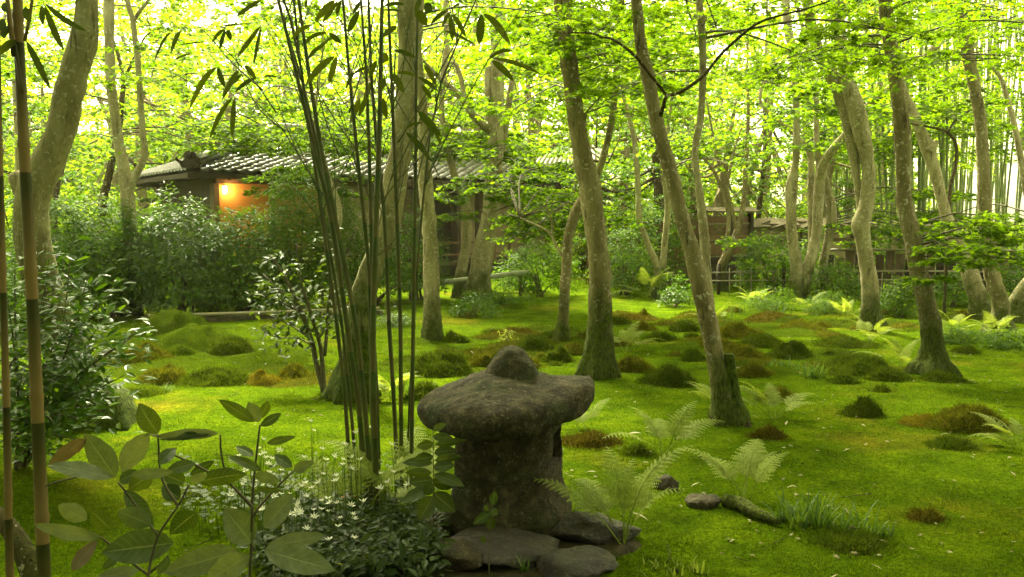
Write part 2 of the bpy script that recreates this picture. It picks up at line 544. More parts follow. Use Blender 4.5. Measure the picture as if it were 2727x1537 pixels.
M['bark_warm_mossy'] = barkmat('mossy_brown_bark_mat', (0.12, 0.096, 0.046), (0.215, 0.175, 0.092), (0.32, 0.27, 0.155), 0.8, 0.92, 1.15)
M['bark_dark'] = barkmat('dark_bark_mat', (0.035, 0.028, 0.014), (0.065, 0.05, 0.024), (0.12, 0.095, 0.05), 0.2, 0.5)
M['twig'] = plain('twig_mat', (0.05, 0.045, 0.02), (0.11, 0.09, 0.045), 0.8, 20)
M['lantern'] = stonemat('lantern_stone_mat', (0.018, 0.015, 0.007), (0.055, 0.044, 0.021), (0.150, 0.125, 0.070), 0.6, 0.9, 16.0)
M['rock'] = stonemat('rock_mat', (0.024, 0.018, 0.009), (0.06, 0.046, 0.024), (0.14, 0.11, 0.062), 0.5, 0.8)
M['shrub_dark'] = leafmat('dark_shrub_leaf_mat', (0.022, 0.045, 0.005), (0.055, 0.085, 0.010), 0.35, (1.9, 1.8, 0.4), 0.5, 0.1)
M['cover'] = leafmat('ground_cover_leaf_mat', (0.016, 0.032, 0.004), (0.040, 0.065, 0.008), 0.3, (1.9, 1.7, 0.4), 0.5, 0.12)
M['wet_rock'] = stonemat('wet_rock_mat', (0.012, 0.008, 0.004), (0.030, 0.021, 0.011), (0.075, 0.055, 0.03), 0.3, 0.4, 9, 0.2)
M['plaster'] = plain('ochre_plaster_mat', (0.48, 0.24, 0.06), (0.56, 0.29, 0.085), 0.9, 4, 0.1)  # ochre plaster, pushed more orange to carry the lamp's glow
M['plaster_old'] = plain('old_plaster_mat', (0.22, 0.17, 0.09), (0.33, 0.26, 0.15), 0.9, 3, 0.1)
M['wood'] = plain('weathered_wood_mat', (0.06, 0.042, 0.022), (0.13, 0.095, 0.05), 0.8, 8, 0.2, 0.5, (6, 6, 0.6))
M['wood_red'] = plain('reddish_board_mat', (0.10, 0.055, 0.028), (0.19, 0.115, 0.06), 0.8, 6, 0.2, 0.5, (1, 1, 5))
M['wood_dark'] = plain('dark_timber_mat', (0.022, 0.016, 0.009), (0.05, 0.036, 0.02), 0.75, 6, 0.2, 0.4)
M['tile'] = plain('roof_tile_mat', (0.045, 0.045, 0.03), (0.13, 0.125, 0.09), 0.3, 5, 0.6, 0.25)
M['tile_far'] = plain('sunlit_roof_tile_mat', (0.35, 0.33, 0.27), (0.5, 0.47, 0.4), 0.45, 3, 0.5)  # glare of the sunlit roof put into the tile colour
M['bark_roof'] = plain('bark_shingle_mat', (0.06, 0.05, 0.025), (0.15, 0.125, 0.07), 0.9, 10, 0.1, 0.8, (1, 1, 4))
M['soil'] = plain('soil_mat', (0.014, 0.012, 0.005), (0.036, 0.030, 0.012), 0.95, 12, 0.1, 0.8)
M['petal'] = leafmat('white_petal_mat', (0.72, 0.72, 0.60), (0.82, 0.82, 0.72), 0.35, (1.0, 1.0, 0.9), 0.6, 0.2)
M['litter'] = leafmat('fallen_leaf_mat', (0.15, 0.12, 0.05), (0.36, 0.34, 0.20), 0.1, (1, 1, 1), 0.7, 0.2)
M['litter_red'] = leafmat('rusty_fallen_leaf_mat', (0.22, 0.07, 0.02), (0.30, 0.10, 0.03), 0.1, (1, 1, 1), 0.7, 0.2)
M['rope'] = plain('rope_mat', (0.20, 0.18, 0.13), (0.3, 0.27, 0.2), 0.9, 40)

def culmmat(name, c1, c2, tan, seglen=0.32, off=0.0, amount=0.5, rnd=7.0):
    m, n, o = nmat(name)
    pos = coords(n, 'obj')
    oi = n.nodes.new('ShaderNodeObjectInfo')
    sep = n.nodes.new('ShaderNodeSeparateXYZ')
    n.links.new(pos, sep.inputs[0])
    ph = math_(n, 'ADD', math_(n, 'ADD', math_(n, 'DIVIDE', sep.outputs[2], seglen), off), math_(n, 'MULTIPLY', oi.outputs['Random'], rnd))
    fr = math_(n, 'FRACT', ph)
    k = noise(n, pos, 9.0, 3)
    col = ramp(n, k, [(0.3, c1), (0.7, c2)])
    # each internode ages from tan under its sheath scar to green below
    f2 = ramp_val(n, math_(n, 'ADD', fr, math_(n, 'MULTIPLY', math_(n, 'SUBTRACT', k, 0.5), 0.5)), 0.15, 0.95)
    col = mixc(n, math_(n, 'MULTIPLY', math_(n, 'SUBTRACT', 1.0, f2), amount), col, tan)
    principled(n, o, col, 0.5, 0.15, bump(n, noise(n, pos, 60, 2), 0.1, 0.005))
    return m
M['culm'] = culmmat('bamboo_culm_mat', (0.022, 0.042, 0.005), (0.048, 0.074, 0.011), (0.13, 0.095, 0.030), 0.34, 0.1, 0.5)
M['culm_big'] = culmmat('thick_bamboo_culm_mat', (0.022, 0.026, 0.005), (0.045, 0.045, 0.009), (0.19, 0.125, 0.045), 0.355, 0.42, 1.0, 0.0)
M['culm_grove'] = culmmat('grove_bamboo_mat', (0.085, 0.125, 0.035), (0.17, 0.22, 0.07), (0.22, 0.21, 0.09), 0.4, 0, 0.4)
M['bamboo_dry'] = plain('dry_bamboo_mat', (0.17, 0.15, 0.08), (0.28, 0.25, 0.15), 0.5, 8, 0.3, 0.1, (1, 1, 1))
M['bamboo_grey'] = plain('grey_green_bamboo_mat', (0.20, 0.22, 0.13), (0.33, 0.35, 0.23), 0.5, 8, 0.4, 0.1)
m, n, o = nmat('lamp_glow_mat')
e = n.nodes.new('ShaderNodeEmission')
e.inputs['Color'].default_value = (1.0, 0.62, 0.25, 1)
e.inputs['Strength'].default_value = 7
n.links.new(e.outputs[0], o.inputs['Surface'])
M['glow'] = m

# ------------------------------------------------------------------ ground
def lines(a, b, s0, grow, lim):
    out = [b]
    s = s0
    while out[-1] < lim:
        s *= grow
        out.append(out[-1] + s)
    return out
xs = np.arange(-8, 8.001, 0.125)
ext = np.array(lines(0, 8, 0.08, 1.13, 170)[1:])
xs = np.concatenate([-ext[::-1], xs, ext])
ys = np.concatenate([np.arange(-14, 1.6, 0.8), np.arange(1.6, 13, 0.08), np.array(lines(0, 13, 0.08, 1.045, 220))])
GX, GY = np.meshgrid(xs, ys)
GZ = height(GX, GY)
V = np.stack([GX, GY, GZ], -1).reshape(-1, 3)
nx, ny = len(xs), len(ys)
i = np.arange(ny - 1)[:, None] * nx + np.arange(nx - 1)[None, :]
Q = np.stack([i, i + 1, i + nx + 1, i + nx], -1).reshape(-1, 4)
g = link('ground', mesh_data('ground', V, [Q], M['ground']))
tag(g, 'mossy garden ground running back to the hillside', 'ground', kind='structure')

# short moss tips, thicker towards the camera
rng = np.random.default_rng(11)
def near_points(n, y0, y1, p, side=0.66):
    u = rng.uniform(0, 1, n)
    y = (y0 ** (1 - p) + u * (y1 ** (1 - p) - y0 ** (1 - p))) ** (1 / (1 - p))
    x = rng.uniform(-1, 1, n) * (y * side + 0.5)
    return x, y
nb = 210000
x, y = near_points(nb, 2.6, 17, 1.7)
clump = fbm(np.stack([x * 5, y * 5, x * 0], -1), 2)
keep = clump > -0.45
x, y, clump = x[keep], y[keep], clump[keep]
P = np.stack([x, y, height(x, y) - 0.002], 1)
nr = np.stack([rng.normal(0, .38, len(x)), rng.normal(0, .38, len(x)), np.ones(len(x))], 1)
mb = MB()
scatter(mb, (SPIKE[0] * np.array([1, 1.9, 1]), SPIKE[1]), P, nr, rand_dirs(len(x), rng), rng.uniform(.007, .020, len(x)) * (1 + .5 * clump) * (0.8 + 0.05 * y))
o = mb.build('moss_carpet', M['blade'], smooth=False)
tag(o, 'bright green carpet of short moss covering the garden floor', 'moss', kind='stuff')

# ------------------------------------------------------------------ trees traced as real trunks standing at their own depth
TREES = []
def stem_world(pts, Y, dY, ext_up=0.0, to_ground=False):
    out = []
    n = len(pts)
    for k, (px, py, w) in enumerate(pts):
        yy = Y + dY * k / max(1, n - 1)
        p = at(px, py, yy)
        out.append((*p, 0.5 * w * yy / FPX))
    A = np.array(out)
    if to_ground:
        b = A[0].copy()
        gz = hgt(b[0], b[1])
        if b[2] > gz + 0.3:
            A = np.vstack([[b[0], b[1], gz - 0.15, b[3] * 1.6], [b[0], b[1], gz + 0.12, b[3] * 1.02], A])
        else:
            A[0, 2] = gz + 0.02
            dn = A[0, :3] - A[2, :3]
            dn = dn / np.linalg.norm(dn) + np.array([0, 0, -.6])
            dn /= np.linalg.norm(dn)
            A = np.vstack([[*(A[0, :3] + dn * max(.25, 2.2 * b[3])), b[3] * 1.08], A])
    if ext_up:
        d = A[-1, :3] - A[-3, :3]
        d = d / np.linalg.norm(d) + np.array([0, 0, 0.35])
        d /= np.linalg.norm(d)
        for k in (0.45, 1.0):
            A = np.vstack([A, [*(A[-1, :3] + d * ext_up * 0.5), A[-1, 3] * (0.75 if k < 1 else 0.45)]])
    return A

def tree(name, label, stems, Y=None, dY=0.0, mat='bark', cat='tree', ext=2.6, group=None, seg=22, dark_limbs=()):
    trunk = stems[0]
    if Y is None:
        Y = gnd(trunk[0][0], trunk[0][1])[1]
    A = stem_world(trunk, Y, dY, ext, True)
    base = (A[0, 0], A[0, 1], hgt(A[0, 0], A[0, 1]))
    t = empty(name, base)
    tag(t, label, cat, group)
    rs = float(len(TREES) * 7.7)
    skel = []
    def one(nm, A, sg, mt, cap=True):
        C = catmull(A, max(0.035, A[:, 3].mean() * 0.5))
        V, tr, q = sweep(C[:, :3], np.maximum(C[:, 3], .003), sg, True, 0.16, 1.3 / max(0.04, A[:, 3].mean()), rs)
        if nm == 'trunk':                    # root flare
            gz = base[2]
            f = np.clip(1 - (V[:, 2] - gz) / (A[1, 3] * 3 + .05), 0, 1) ** 2
            d = V[:, :2] - np.array(base[:2])
            ang = np.arctan2(d[:, 1], d[:, 0])
            lob = 0.5 + 0.5 * np.sin(ang * 5 + rs)
            V[:, :2] += d * (f * 0.50 * lob ** 2)[:, None]
        MB().add(V, tr, q).build(nm, M[mt], t)
        skel.append(C)
    one('trunk', A, seg, mat)
    for k, s in enumerate(stems[1:]):
        off = 0.0
        if isinstance(s, dict):
            off, s2 = s.get('dy', 0.0), s['p']
            e, mt = s.get('ext', 0.0), s.get('mat', mat)
            A = stem_world(s2, Y + off, s.get('ddy', 0.0), e, s.get('ground', False))
        else:
            e, mt = 0.0, mat
            A = stem_world(s, Y + dY * 0.5, 0.0, 0.0)
        one('limb', A, 14, mt)
    TREES.append(dict(t=t, skel=np.vstack(skel), sprays=[], mat=mat))
    return TREES[-1]

tree('maple_tree', 'thick pale leaning maple at far left, rising behind two bamboo poles',
     [[(262, 1125, 190), (215, 1040, 140), (165, 900, 105), (120, 780, 95), (95, 680, 92), (84, 600, 88), (85, 540, 85), (95, 490, 84), (120, 440, 80), (150, 385, 72), (172, 310, 72), (186, 240, 74), (205, 170, 70), (226, 95, 66), (230, 40, 58), (231, 0, 54)],
      [(86, 540, 70), (62, 500, 56), (44, 474, 44), (36, 462, 30)]], mat='bark_mossy')
tree('maple_tree', 'pale forked maple standing in front of the camellia hedge at left',
     [[(345, 838, 46), (346, 772, 38), (347, 690, 36), (347, 606, 36), (341, 540, 37), (337, 500, 34), (328, 440, 30), (317, 386, 27), (305, 300, 25), (295, 220, 25), (291, 110, 24), (289, 0, 27)],
      dict(p=[(339, 512, 24), (360, 470, 20), (386, 412, 17), (380, 353, 16), (367, 165, 15), (353, 55, 14), (339, 0, 13)], ext=1.5),
      dict(p=[(355, 58, 10), (372, 30, 9), (398, -5, 8)], ext=1.0)])
tree('mossy_tree', 'dark mossy forked tree seen behind the pale forked maple at left',
     [[(272, 560, 22), (282, 500, 20), (298, 430, 18), (318, 330, 16), (324, 270, 14), (328, 215, 11), (318, 160, 9), (303, 112, 7)],
      [(326, 225, 9), (345, 180, 8), (366, 140, 7), (385, 100, 5), (408, 82, 4)]], Y=17.5, mat='bark_dark', ext=0.8)
tree('maple_tree', 'thick leaning maple right behind the bamboo clump, with mossy rotted base',
     [[(940, 1062, 125), (945, 990, 98), (955, 900, 76), (962, 820, 68), (975, 760, 64), (1000, 690, 62), (1030, 620, 61), (1045, 540, 62), (1054, 470, 62), (1068, 400, 58), (1080, 300, 56), (1086, 200, 56), (1092, 100, 62), (1095, 0, 66)]], mat='bark_mossy')
tree('maple_tree', 'straight pale lichen-spotted maple just right of the bamboo clump',
     [[(1152, 905, 52), (1150, 800, 45), (1146, 640, 40), (1138, 540, 38), (1132, 468, 37), (1128, 358, 30), (1124, 265, 24), (1118, 180, 19), (1112, 90, 15), (1108, 0, 12)]])
tree('maple_tree', 'cracked pale maple by the house railing with a broken stub and curved left branch',
     [[(1268, 802, 66), (1275, 740, 58), (1289, 661, 55), (1300, 600, 48), (1308, 551, 45), (1316, 441, 44), (1322, 331, 40), (1324, 220, 37), (1325, 110, 39), (1327, 0, 38)],
      dict(p=[(1310, 350, 26), (1290, 337, 23), (1277, 326, 21), (1250, 295, 20), (1223, 253, 17), (1184, 220, 14), (1146, 182, 9), (1118, 150, 5)], dy=0, ddy=-1.0),
      dict(p=[(1236, 262, 12), (1232, 230, 12), (1224, 195, 11), (1214, 172, 9), (1200, 165, 7)], dy=-.5),
      [(1318, 345, 26), (1304, 300, 24), (1301, 240, 22), (1300, 178, 20)],
      dict(p=[(1334, 405, 22), (1341, 375, 20), (1352, 298, 17), (1363, 220, 15), (1382, 145, 11), (1400, 120, 8), (1420, 100, 5)], dy=.2)])
tree('maple_tree', 'thin wavy maple stem crossing the tiled roof, left of the cracked maple',
     [[(1222, 790, 36), (1226, 740, 30), (1240, 661, 25), (1245, 600, 24), (1244, 551, 23), (1230, 510, 22), (1217, 490, 22), (1200, 430, 18), (1192, 397, 15), (1180, 330, 13), (1176, 275, 14), (1182, 190, 16), (1190, 110, 18), (1187, 0, 14)]])
tree('maple_tree', 'thick speckled maple at the centre with a dark split mossy foot',
     [[(1590, 1002, 92), (1596, 940, 78), (1598, 877, 70), (1598, 800, 62), (1597, 717, 58), (1587, 630, 56), (1581, 579, 56), (1571, 496, 60), (1550, 413, 50), (1532, 303, 46), (1515, 165, 45), (1500, 60, 47), (1497, 0, 47)],
      [(1545, 330, 26), (1553, 310, 20), (1558, 302, 15)]], mat='bark_warm_mossy')
tree('maple_tree', 'slim curving maple passing behind the thick centre trunk',
     [[(1497, 915, 44), (1500, 850, 30), (1504, 772, 28), (1510, 690, 26), (1513, 634, 26), (1528, 580, 28), (1545, 545, 28), (1570, 500, 24), (1594, 457, 19), (1622, 358, 17), (1638, 248, 17), (1645, 138, 19), (1655, 0, 16)],
      dict(p=[(1508, 695, 10), (1484, 660, 8), (1466, 624, 7), (1440, 605, 6), (1410, 592, 5), (1385, 580, 4)], ddy=.4),
      dict(p=[(1468, 630, 6), (1470, 590, 5), (1452, 550, 4)], dy=.15)], mat='bark_warm')
tree('maple_tree', 'thin pale twin-stemmed maple forking low, in front of the dark shrubs',
     [[(1757, 792, 34), (1756, 750, 28), (1750, 710, 20), (1730, 661, 17), (1712, 615, 15), (1702, 590, 16), (1700, 540, 14), (1699, 496, 14), (1691, 386, 14), (1672, 298, 12), (1658, 237, 12), (1662, 154, 10), (1661, 50, 8), (1660, 0, 8)],
      dict(p=[(1758, 748, 20), (1765, 706, 18), (1771, 640, 17), (1779, 551, 17), (1772, 496, 14), (1763, 440, 11), (1770, 380, 9), (1782, 320, 8)], ext=1.0)])
tree('maple_tree', 'smooth brown leaning maple with a mossy cut stump at its foot, right of the lantern',
     [[(1940, 1125, 84), (1928, 1060, 66), (1916, 1000, 56), (1906, 960, 50), (1885, 850, 49), (1866, 772, 47), (1840, 661, 44), (1815, 579, 38), (1797, 496, 36), (1778, 430, 36), (1750, 331, 36), (1728, 220, 36), (1706, 110, 30), (1694, 0, 28)],
      dict(p=[(1894, 880, 22), (1888, 800, 28), (1880, 720, 28), (1876, 634, 27), (1864, 524, 21), (1853, 440, 18), (1852, 386, 18), (1866, 310, 18), (1871, 230, 18), (1872, 165, 19), (1867, 55, 20), (1862, 0, 18)], dy=.1, ddy=.8, ext=2.0, mat='bark'),
      dict(p=[(1962, 1122, 72), (1952, 1060, 46), (1946, 1000, 36), (1942, 960, 31), (1942, 943, 30)], dy=-.02, ground=True, mat='bark_mossy'),
      dict(p=[(1757, 316, 12), (1766, 285, 10), (1776, 256, 10), (1807, 248, 9), (1851, 220, 9), (1880, 195, 8), (1912, 154, 8), (1950, 116, 8), (2016, 63, 7), (2088, 39, 6), (2143, 25, 5), (2209, 3, 4)], ddy=-1.2, mat='bark_dark'),
      dict(p=[(1776, 256, 9), (1755, 228, 8), (1735, 204, 8), (1691, 149, 8), (1636, 107, 7), (1603, 99, 6), (1570, 88, 5), (1482, 88, 3)], ddy=-.8, mat='bark_dark')], mat='bark_warm')
tree('maple_tree', 'pale multi-stemmed maple with one long limb slanting up to the right',
     [[(2118, 792, 42), (2122, 740, 34), (2120, 693, 30), (2112, 650, 28), (2106, 572, 27), (2108, 500, 31), (2117, 440, 20), (2120, 413, 19), (2121, 303, 17), (2114, 165, 22), (2100, 83, 22), (2092, 0, 20)],
      dict(p=[(2136, 782, 34), (2150, 720, 30), (2165, 670, 30), (2175, 620, 28), (2177, 579, 28), (2182, 500, 28), (2184, 440, 22), (2175, 386, 15), (2172, 248, 14), (2152, 138, 12), (2130, 40, 9), (2120, 0, 8)], ext=1.5),
      dict(p=[(2186, 475, 24), (2194, 435, 24), (2220, 395, 22), (2248, 364, 22), (2308, 287, 21), (2369, 237, 21), (2424, 193, 22), (2474, 143, 21), (2518, 88, 18), (2545, 44, 14)], dy=-.3, ddy=-1.5, ext=1.0),
      dict(p=[(2186, 770, 28), (2194, 690, 22), (2205, 645, 22), (2214, 590, 27), (2213, 551, 26), (2205, 500, 18), (2192, 455, 18)], dy=.2),
      dict(p=[(2163, 690, 18), (2161, 579, 19), (2160, 480, 18), (2158, 413, 16), (2137, 380, 11), (2099, 342, 11), (2060, 310, 10), (2038, 292, 10), (2024, 265, 9), (2035, 193, 8), (2042, 100, 6)], dy=.15, ddy=.8)])
tree('maple_tree', 'twin-trunked maple with a knobbly elbow, right of the multi-stemmed maple',
     [[(2325, 875, 60), (2320, 830, 50), (2318, 795, 45), (2314, 740, 43), (2308, 700, 40), (2299, 640, 38), (2292, 600, 46), (2306, 550, 38), (2312, 500, 36), (2312, 441, 32), (2298, 370, 42), (2284, 310, 46), (2272, 265, 44), (2252, 210, 34), (2245, 165, 28), (2238, 90, 28), (2231, 0, 28)],
      dict(p=[(2300, 610, 24), (2290, 540, 20), (2284, 496, 18), (2275, 420, 26), (2270, 386, 30), (2254, 303, 33), (2228, 231, 36), (2180, 138, 30), (2160, 70, 30), (2150, 0, 28)], dy=.12, ext=2.0)], mat='bark')
tree('maple_tree', 'thick leaning maple with spreading bare roots at right, bark peeling low down',
     [[(2487, 992, 100), (2487, 960, 75), (2486, 932, 58), (2477, 850, 52), (2462, 788, 46), (2448, 730, 45), (2441, 689, 44), (2424, 606, 44), (2408, 540, 40), (2406, 496, 36), (2405, 410, 40), (2402, 331, 42), (2391, 265, 34), (2379, 165, 35), (2365, 80, 35), (2357, 0, 35)]], mat='bark_warm_mossy')
tree('maple_tree', 'smooth maple leaning left with a sawn stub, behind the rooted maple',
     [[(2622, 850, 48), (2608, 800, 46), (2578, 717, 42), (2540, 634, 36), (2513, 551, 28), (2493, 469, 29), (2470, 397, 33), (2444, 331, 27), (2420, 280, 26), (2398, 220, 22), (2385, 140, 16)],
      [(2472, 405, 24), (2486, 390, 19), (2493, 376, 17)]], dY=.8)
tree('maple_tree', 'tall brown maple rising near the right edge through low leafy sprays',
     [[(2662, 890, 74), (2664, 850, 50), (2664, 810, 42), (2647, 748, 40), (2636, 692, 40), (2628, 620, 36), (2622, 540, 33), (2618, 441, 31), (2612, 331, 28), (2598, 248, 28), (2582, 165, 31), (2568, 83, 31), (2553, 0, 28)]], mat='bark_warm')
tree('maple_tree', 'pale trunk leaning out of the frame at the right edge',
     [[(2686, 835, 46), (2712, 795, 40), (2745, 750, 38), (2790, 690, 36), (2830, 600, 34)]], Y=12.2)
tree('young_tree', 'dark thin crooked young tree before the bamboo grove',
     [[(2520, 700, 9), (2526, 600, 9), (2528, 551, 9), (2531, 496, 9), (2545, 441, 9), (2546, 386, 8), (2523, 353, 7), (2474, 338, 6), (2430, 331, 4)], [(2524, 352, 6), (2545, 320, 5), (2590, 290, 3)]], Y=13, mat='bark_dark', ext=0.2, seg=10)
tree('shrub_tree', 'brown many-stemmed tree leaning over the board fence',
     [[(1922, 712, 28), (1950, 650, 20), (1972, 586, 16), (1981, 524, 13), (1987, 431, 12), (1993, 300, 9), (1990, 200, 7)],
      dict(p=[(1925, 702, 12), (1941, 601, 11), (1932, 539, 10), (1904, 462, 9), (1870, 415, 7), (1840, 360, 5)], ext=1),
      dict(p=[(1962, 610, 11), (1940, 520, 10), (1925, 460, 9), (1910, 420, 8), (1895, 340, 6)], ext=1),
      [(1934, 510, 8), (1945, 450, 7), (1955, 400, 6), (1975, 340, 4)]], Y=17.5, mat='bark_warm', seg=10)
tree('background_tree', 'dark slim trunk rising behind the roofed garden wall',
     [[(2018, 600, 14), (2030, 480, 13), (2038, 400, 12), (2036, 300, 10), (2040, 200, 8)]], Y=22.5, mat='bark_dark', seg=10)
tree('young_tree', 'slender bowed tree reaching in from the right edge',
     [[(2745, 600, 20), (2727, 470, 18), (2705, 350, 15), (2683, 265, 13), (2660, 200, 10), (2610, 150, 6)]], Y=14, mat='bark', ext=0.4, seg=10)
tree('background_tree', 'slim pale trunk behind the leaning maple at far left',
     [[(50, 560, 13), (46, 450, 11), (42, 330, 9), (36, 210, 8), (34, 100, 6)]], Y=16, seg=10)
tree('young_tree', 'slim pale crooked tree behind the bamboo clump, before the roof',
     [[(893, 790, 18), (893, 700, 17), (898, 620, 16), (905, 560, 14), (880, 480, 11), (862, 430, 10), (840, 342, 8), (843, 265, 7), (855, 180, 5)]], Y=13.6, seg=10, ext=0.8)

# leafy sprays: flat layers of maple leaves, each hung on the nearest tree by its own twig
rng = np.random.default_rng(23)
SPR = []
def region(x0, x1, y0, y1, Y0, Y1, n, r, leaves):
    for k in range(n):
        SPR.append((at(rng.uniform(x0, x1), rng.uniform(y0, y1), rng.uniform(Y0, Y1)), r * rng.uniform(.7, 1.25), int(leaves * rng.uniform(.7, 1.3))))
region(1380, 2727, -130, 170, 6.5, 12, 46, .75, 230)
region(1900, 2727, 120, 380, 15.2, 19, 34, .9, 260)
region(1900, 2727, 120, 330, 11.5, 14, 9, .7, 240)
region(950, 1420, 375, 425, 16.8, 18.3, 26, .5, 220)
region(1330, 1720, 60, 330, 8.5, 15, 20, .7, 240)
region(1560, 1950, 20, 240, 7, 10, 9, .6, 220)
region(1350, 2727, -150, 120, 8, 14, 44, .85, 240)
region(2150, 2727, 230, 430, 17, 20, 30, .95, 230)
region(1350, 1640, 430, 640, 11.5, 15, 18, .55, 230)
region(640, 980, 420, 520, 14.3, 15.6, 10, .5, 200)
region(2200, 2600, 500, 640, 15.5, 18, 12, .7, 220)
region(1760, 2250, 180, 430, 14, 19, 22, .9, 240)
region(0, 330, -100, 420, 12, 18, 14, 1.0, 220)
region(380, 1250, -120, 260, 12, 18, 30, 1.0, 230)
region(560, 1250, 260, 400, 14.5, 17.5, 26, .9, 250)
region(0, 700, 60, 330, 17, 21, 22, 1.1, 200)
region(1230, 1360, 180, 400, 14, 17, 8, .8, 240)
region(600, 1420, 345, 402, 16.3, 17.6, 46, .55, 230)
region(420, 700, 300, 400, 16, 18, 10, .6, 160)
for px, py, Y, r, nl in [(1450, 505, 11.5, .55, 260), (1390, 495, 12, .5, 220), (1520, 520, 11, .4, 180), (1440, 565, 11, .55, 300), (1380, 590, 11.2, .5, 260), (1500, 590, 11, .4, 220), (1420, 620, 11.5, .6, 300),
                         (1250, 490, 14, .5, 220), (1190, 520, 14, .5, 220), (1280, 470, 14, .45, 200), (1200, 570, 14.5, .5, 200), (1660, 515, 9, .22, 60),
                         (2560, 590, 8.0, .42, 230), (2650, 575, 8.2, .45, 240), (2720, 600, 8, .4, 200), (2600, 640, 8, .4, 180), (2700, 630, 8.3, .4, 200), (2580, 610, 8.4, .4, 200), (2500, 625, 8.2, .25, 100), (2620, 665, 7.7, .45, 230), (2540, 690, 7.6, .35, 200), (2480, 740, 7.8, .25, 130), (2690, 690, 7.8, .4, 180), (2530, 660, 7.6, .3, 160),
                         (2110, 175, 9.5, .5, 240), (2060, 210, 9.5, .4, 200), (2170, 225, 10, .35, 160), (1520, 110, 7.5, .45, 200), (1480, 60, 7.2, .4, 200), (2230, 610, 17, .7, 260), (2330, 640, 17, .7, 260), (2420, 600, 17, .6, 240), (2280, 580, 18, .6, 200), (1960, 640, 16.5, .6, 260), (2030, 690, 16.5, .6, 260)]:
    SPR.append((at(px, py, Y), r, nl))
# higher, out-of-frame tiers of the same crowns, added to shade the foreground
UP = []
for k in range(300):
    yy = rng.uniform(2.0, 9.8)
    UP.append((np.array([rng.uniform(-6.5, 2.8), yy, max(2.5 + yy * .30, 4.2) + rng.uniform(.2, 3.0)]), rng.uniform(.8, 1.3), 105))
for k in range(50):
    yy = rng.uniform(13, 19)
    UP.append((np.array([rng.uniform(-.6, .6) * yy, yy, 2.5 + yy * .30 + rng.uniform(.2, 2.5)]), rng.uniform(.8, 1.2), 100))
NVIS = len(SPR)
SPR += UP

allsk = [np.column_stack([T['skel'][:, :3]]) for T in TREES]
def spray_leaves(c, r, n, rng, size, thick=.05, tilt=.42):
    k = max(3, n // 11)
    a = rng.uniform(0, 2 * math.pi, k)
    q = np.sqrt(rng.uniform(0.02, 1, k)) * r
    asp = rng.uniform(.6, 1.0)
    cc = np.stack([q * np.cos(a), q * np.sin(a) * asp, -0.16 * (q / r) ** 2 * r + rng.normal(0, thick * r, k)], 1)
    idx = rng.integers(0, k, n)
    out = cc[idx] / (np.linalg.norm(cc[idx], axis=1)[:, None] + 1e-6)
    P = c + cc[idx] + out * (rng.uniform(-.16, .16, n) * r)[:, None] + rng.normal(0, .055 * r, (n, 3)) * np.array([1, 1, .45])
    nr = np.stack([rng.normal(0, tilt, n), rng.normal(0, tilt, n), np.ones(n)], 1)
    hd = out + rng.normal(0, .7, (n, 3))
    return P, nr, hd, rng.uniform(.75, 1.25, n) * size
for si, (c, r, n) in enumerate(SPR):
    best, bd, bp = None, 1e9, None
    for ti, sk in enumerate(allsk):
        w = sk - c
        dd = np.sqrt(w[:, 0] ** 2 + w[:, 1] ** 2 + (1.3 * w[:, 2]) ** 2) + np.where(w[:, 2] > 0.3, 1.0, 0)
        j = int(np.argmin(dd))
        if dd[j] < bd: bd, best, bp = dd[j], ti, sk[j]
    TREES[best]['sprays'].append((c, r, n, bp, si < NVIS))
for T in TREES:
    if not T['sprays']: continue
    lv, tw = MB(), MB()
    for c, r, n, bp, vis in T['sprays']:
        dist = np.linalg.norm(c - EYEP)
        P, nr, hd, S = spray_leaves(c, r, n, rng, .056 if dist < 12 else .072)
        scatter(lv, (MAPLE5 if dist < 8.2 else MAPLE3 if dist < 11 else MAPLE2) if vis else MAPLE2, P, nr, hd, S if vis else S * 1.9)
        L = np.linalg.norm(c - bp)
        if L > 2.0:
            bp = c + (bp - c) / L * .9
            L = .9
        mid = (bp + c) / 2 + np.array([rng.normal(0, .08), rng.normal(0, .08), .10]) * L
        r0 = min(.022, .006 + .005 * L)
        tube(tw, [bp, mid, c, c + (c - mid) / (np.linalg.norm(c - mid) + .01) * r * .7 + np.array([0, 0, -.08 * r])], [r0, r0 * .7, r0 * .5, .002], 4, .2)
        for s in range(5 if vis else 0):
            j = rng.integers(0, n)
            tube(tw, [c + rng.normal(0, .05, 3), (c + P[j]) / 2 + np.array([0, 0, .03]), P[j]], [r0 * .45, r0 * .3, .0015], 3, .2)
    o = lv.build('crown', M['maple'], T['t'], smooth=False)
    o['kind'] = 'stuff'
    tw.build('branches', M['bark_dark'] if T['mat'] == 'bark_dark' else M['twig'], T['t'])['kind'] = 'stuff'

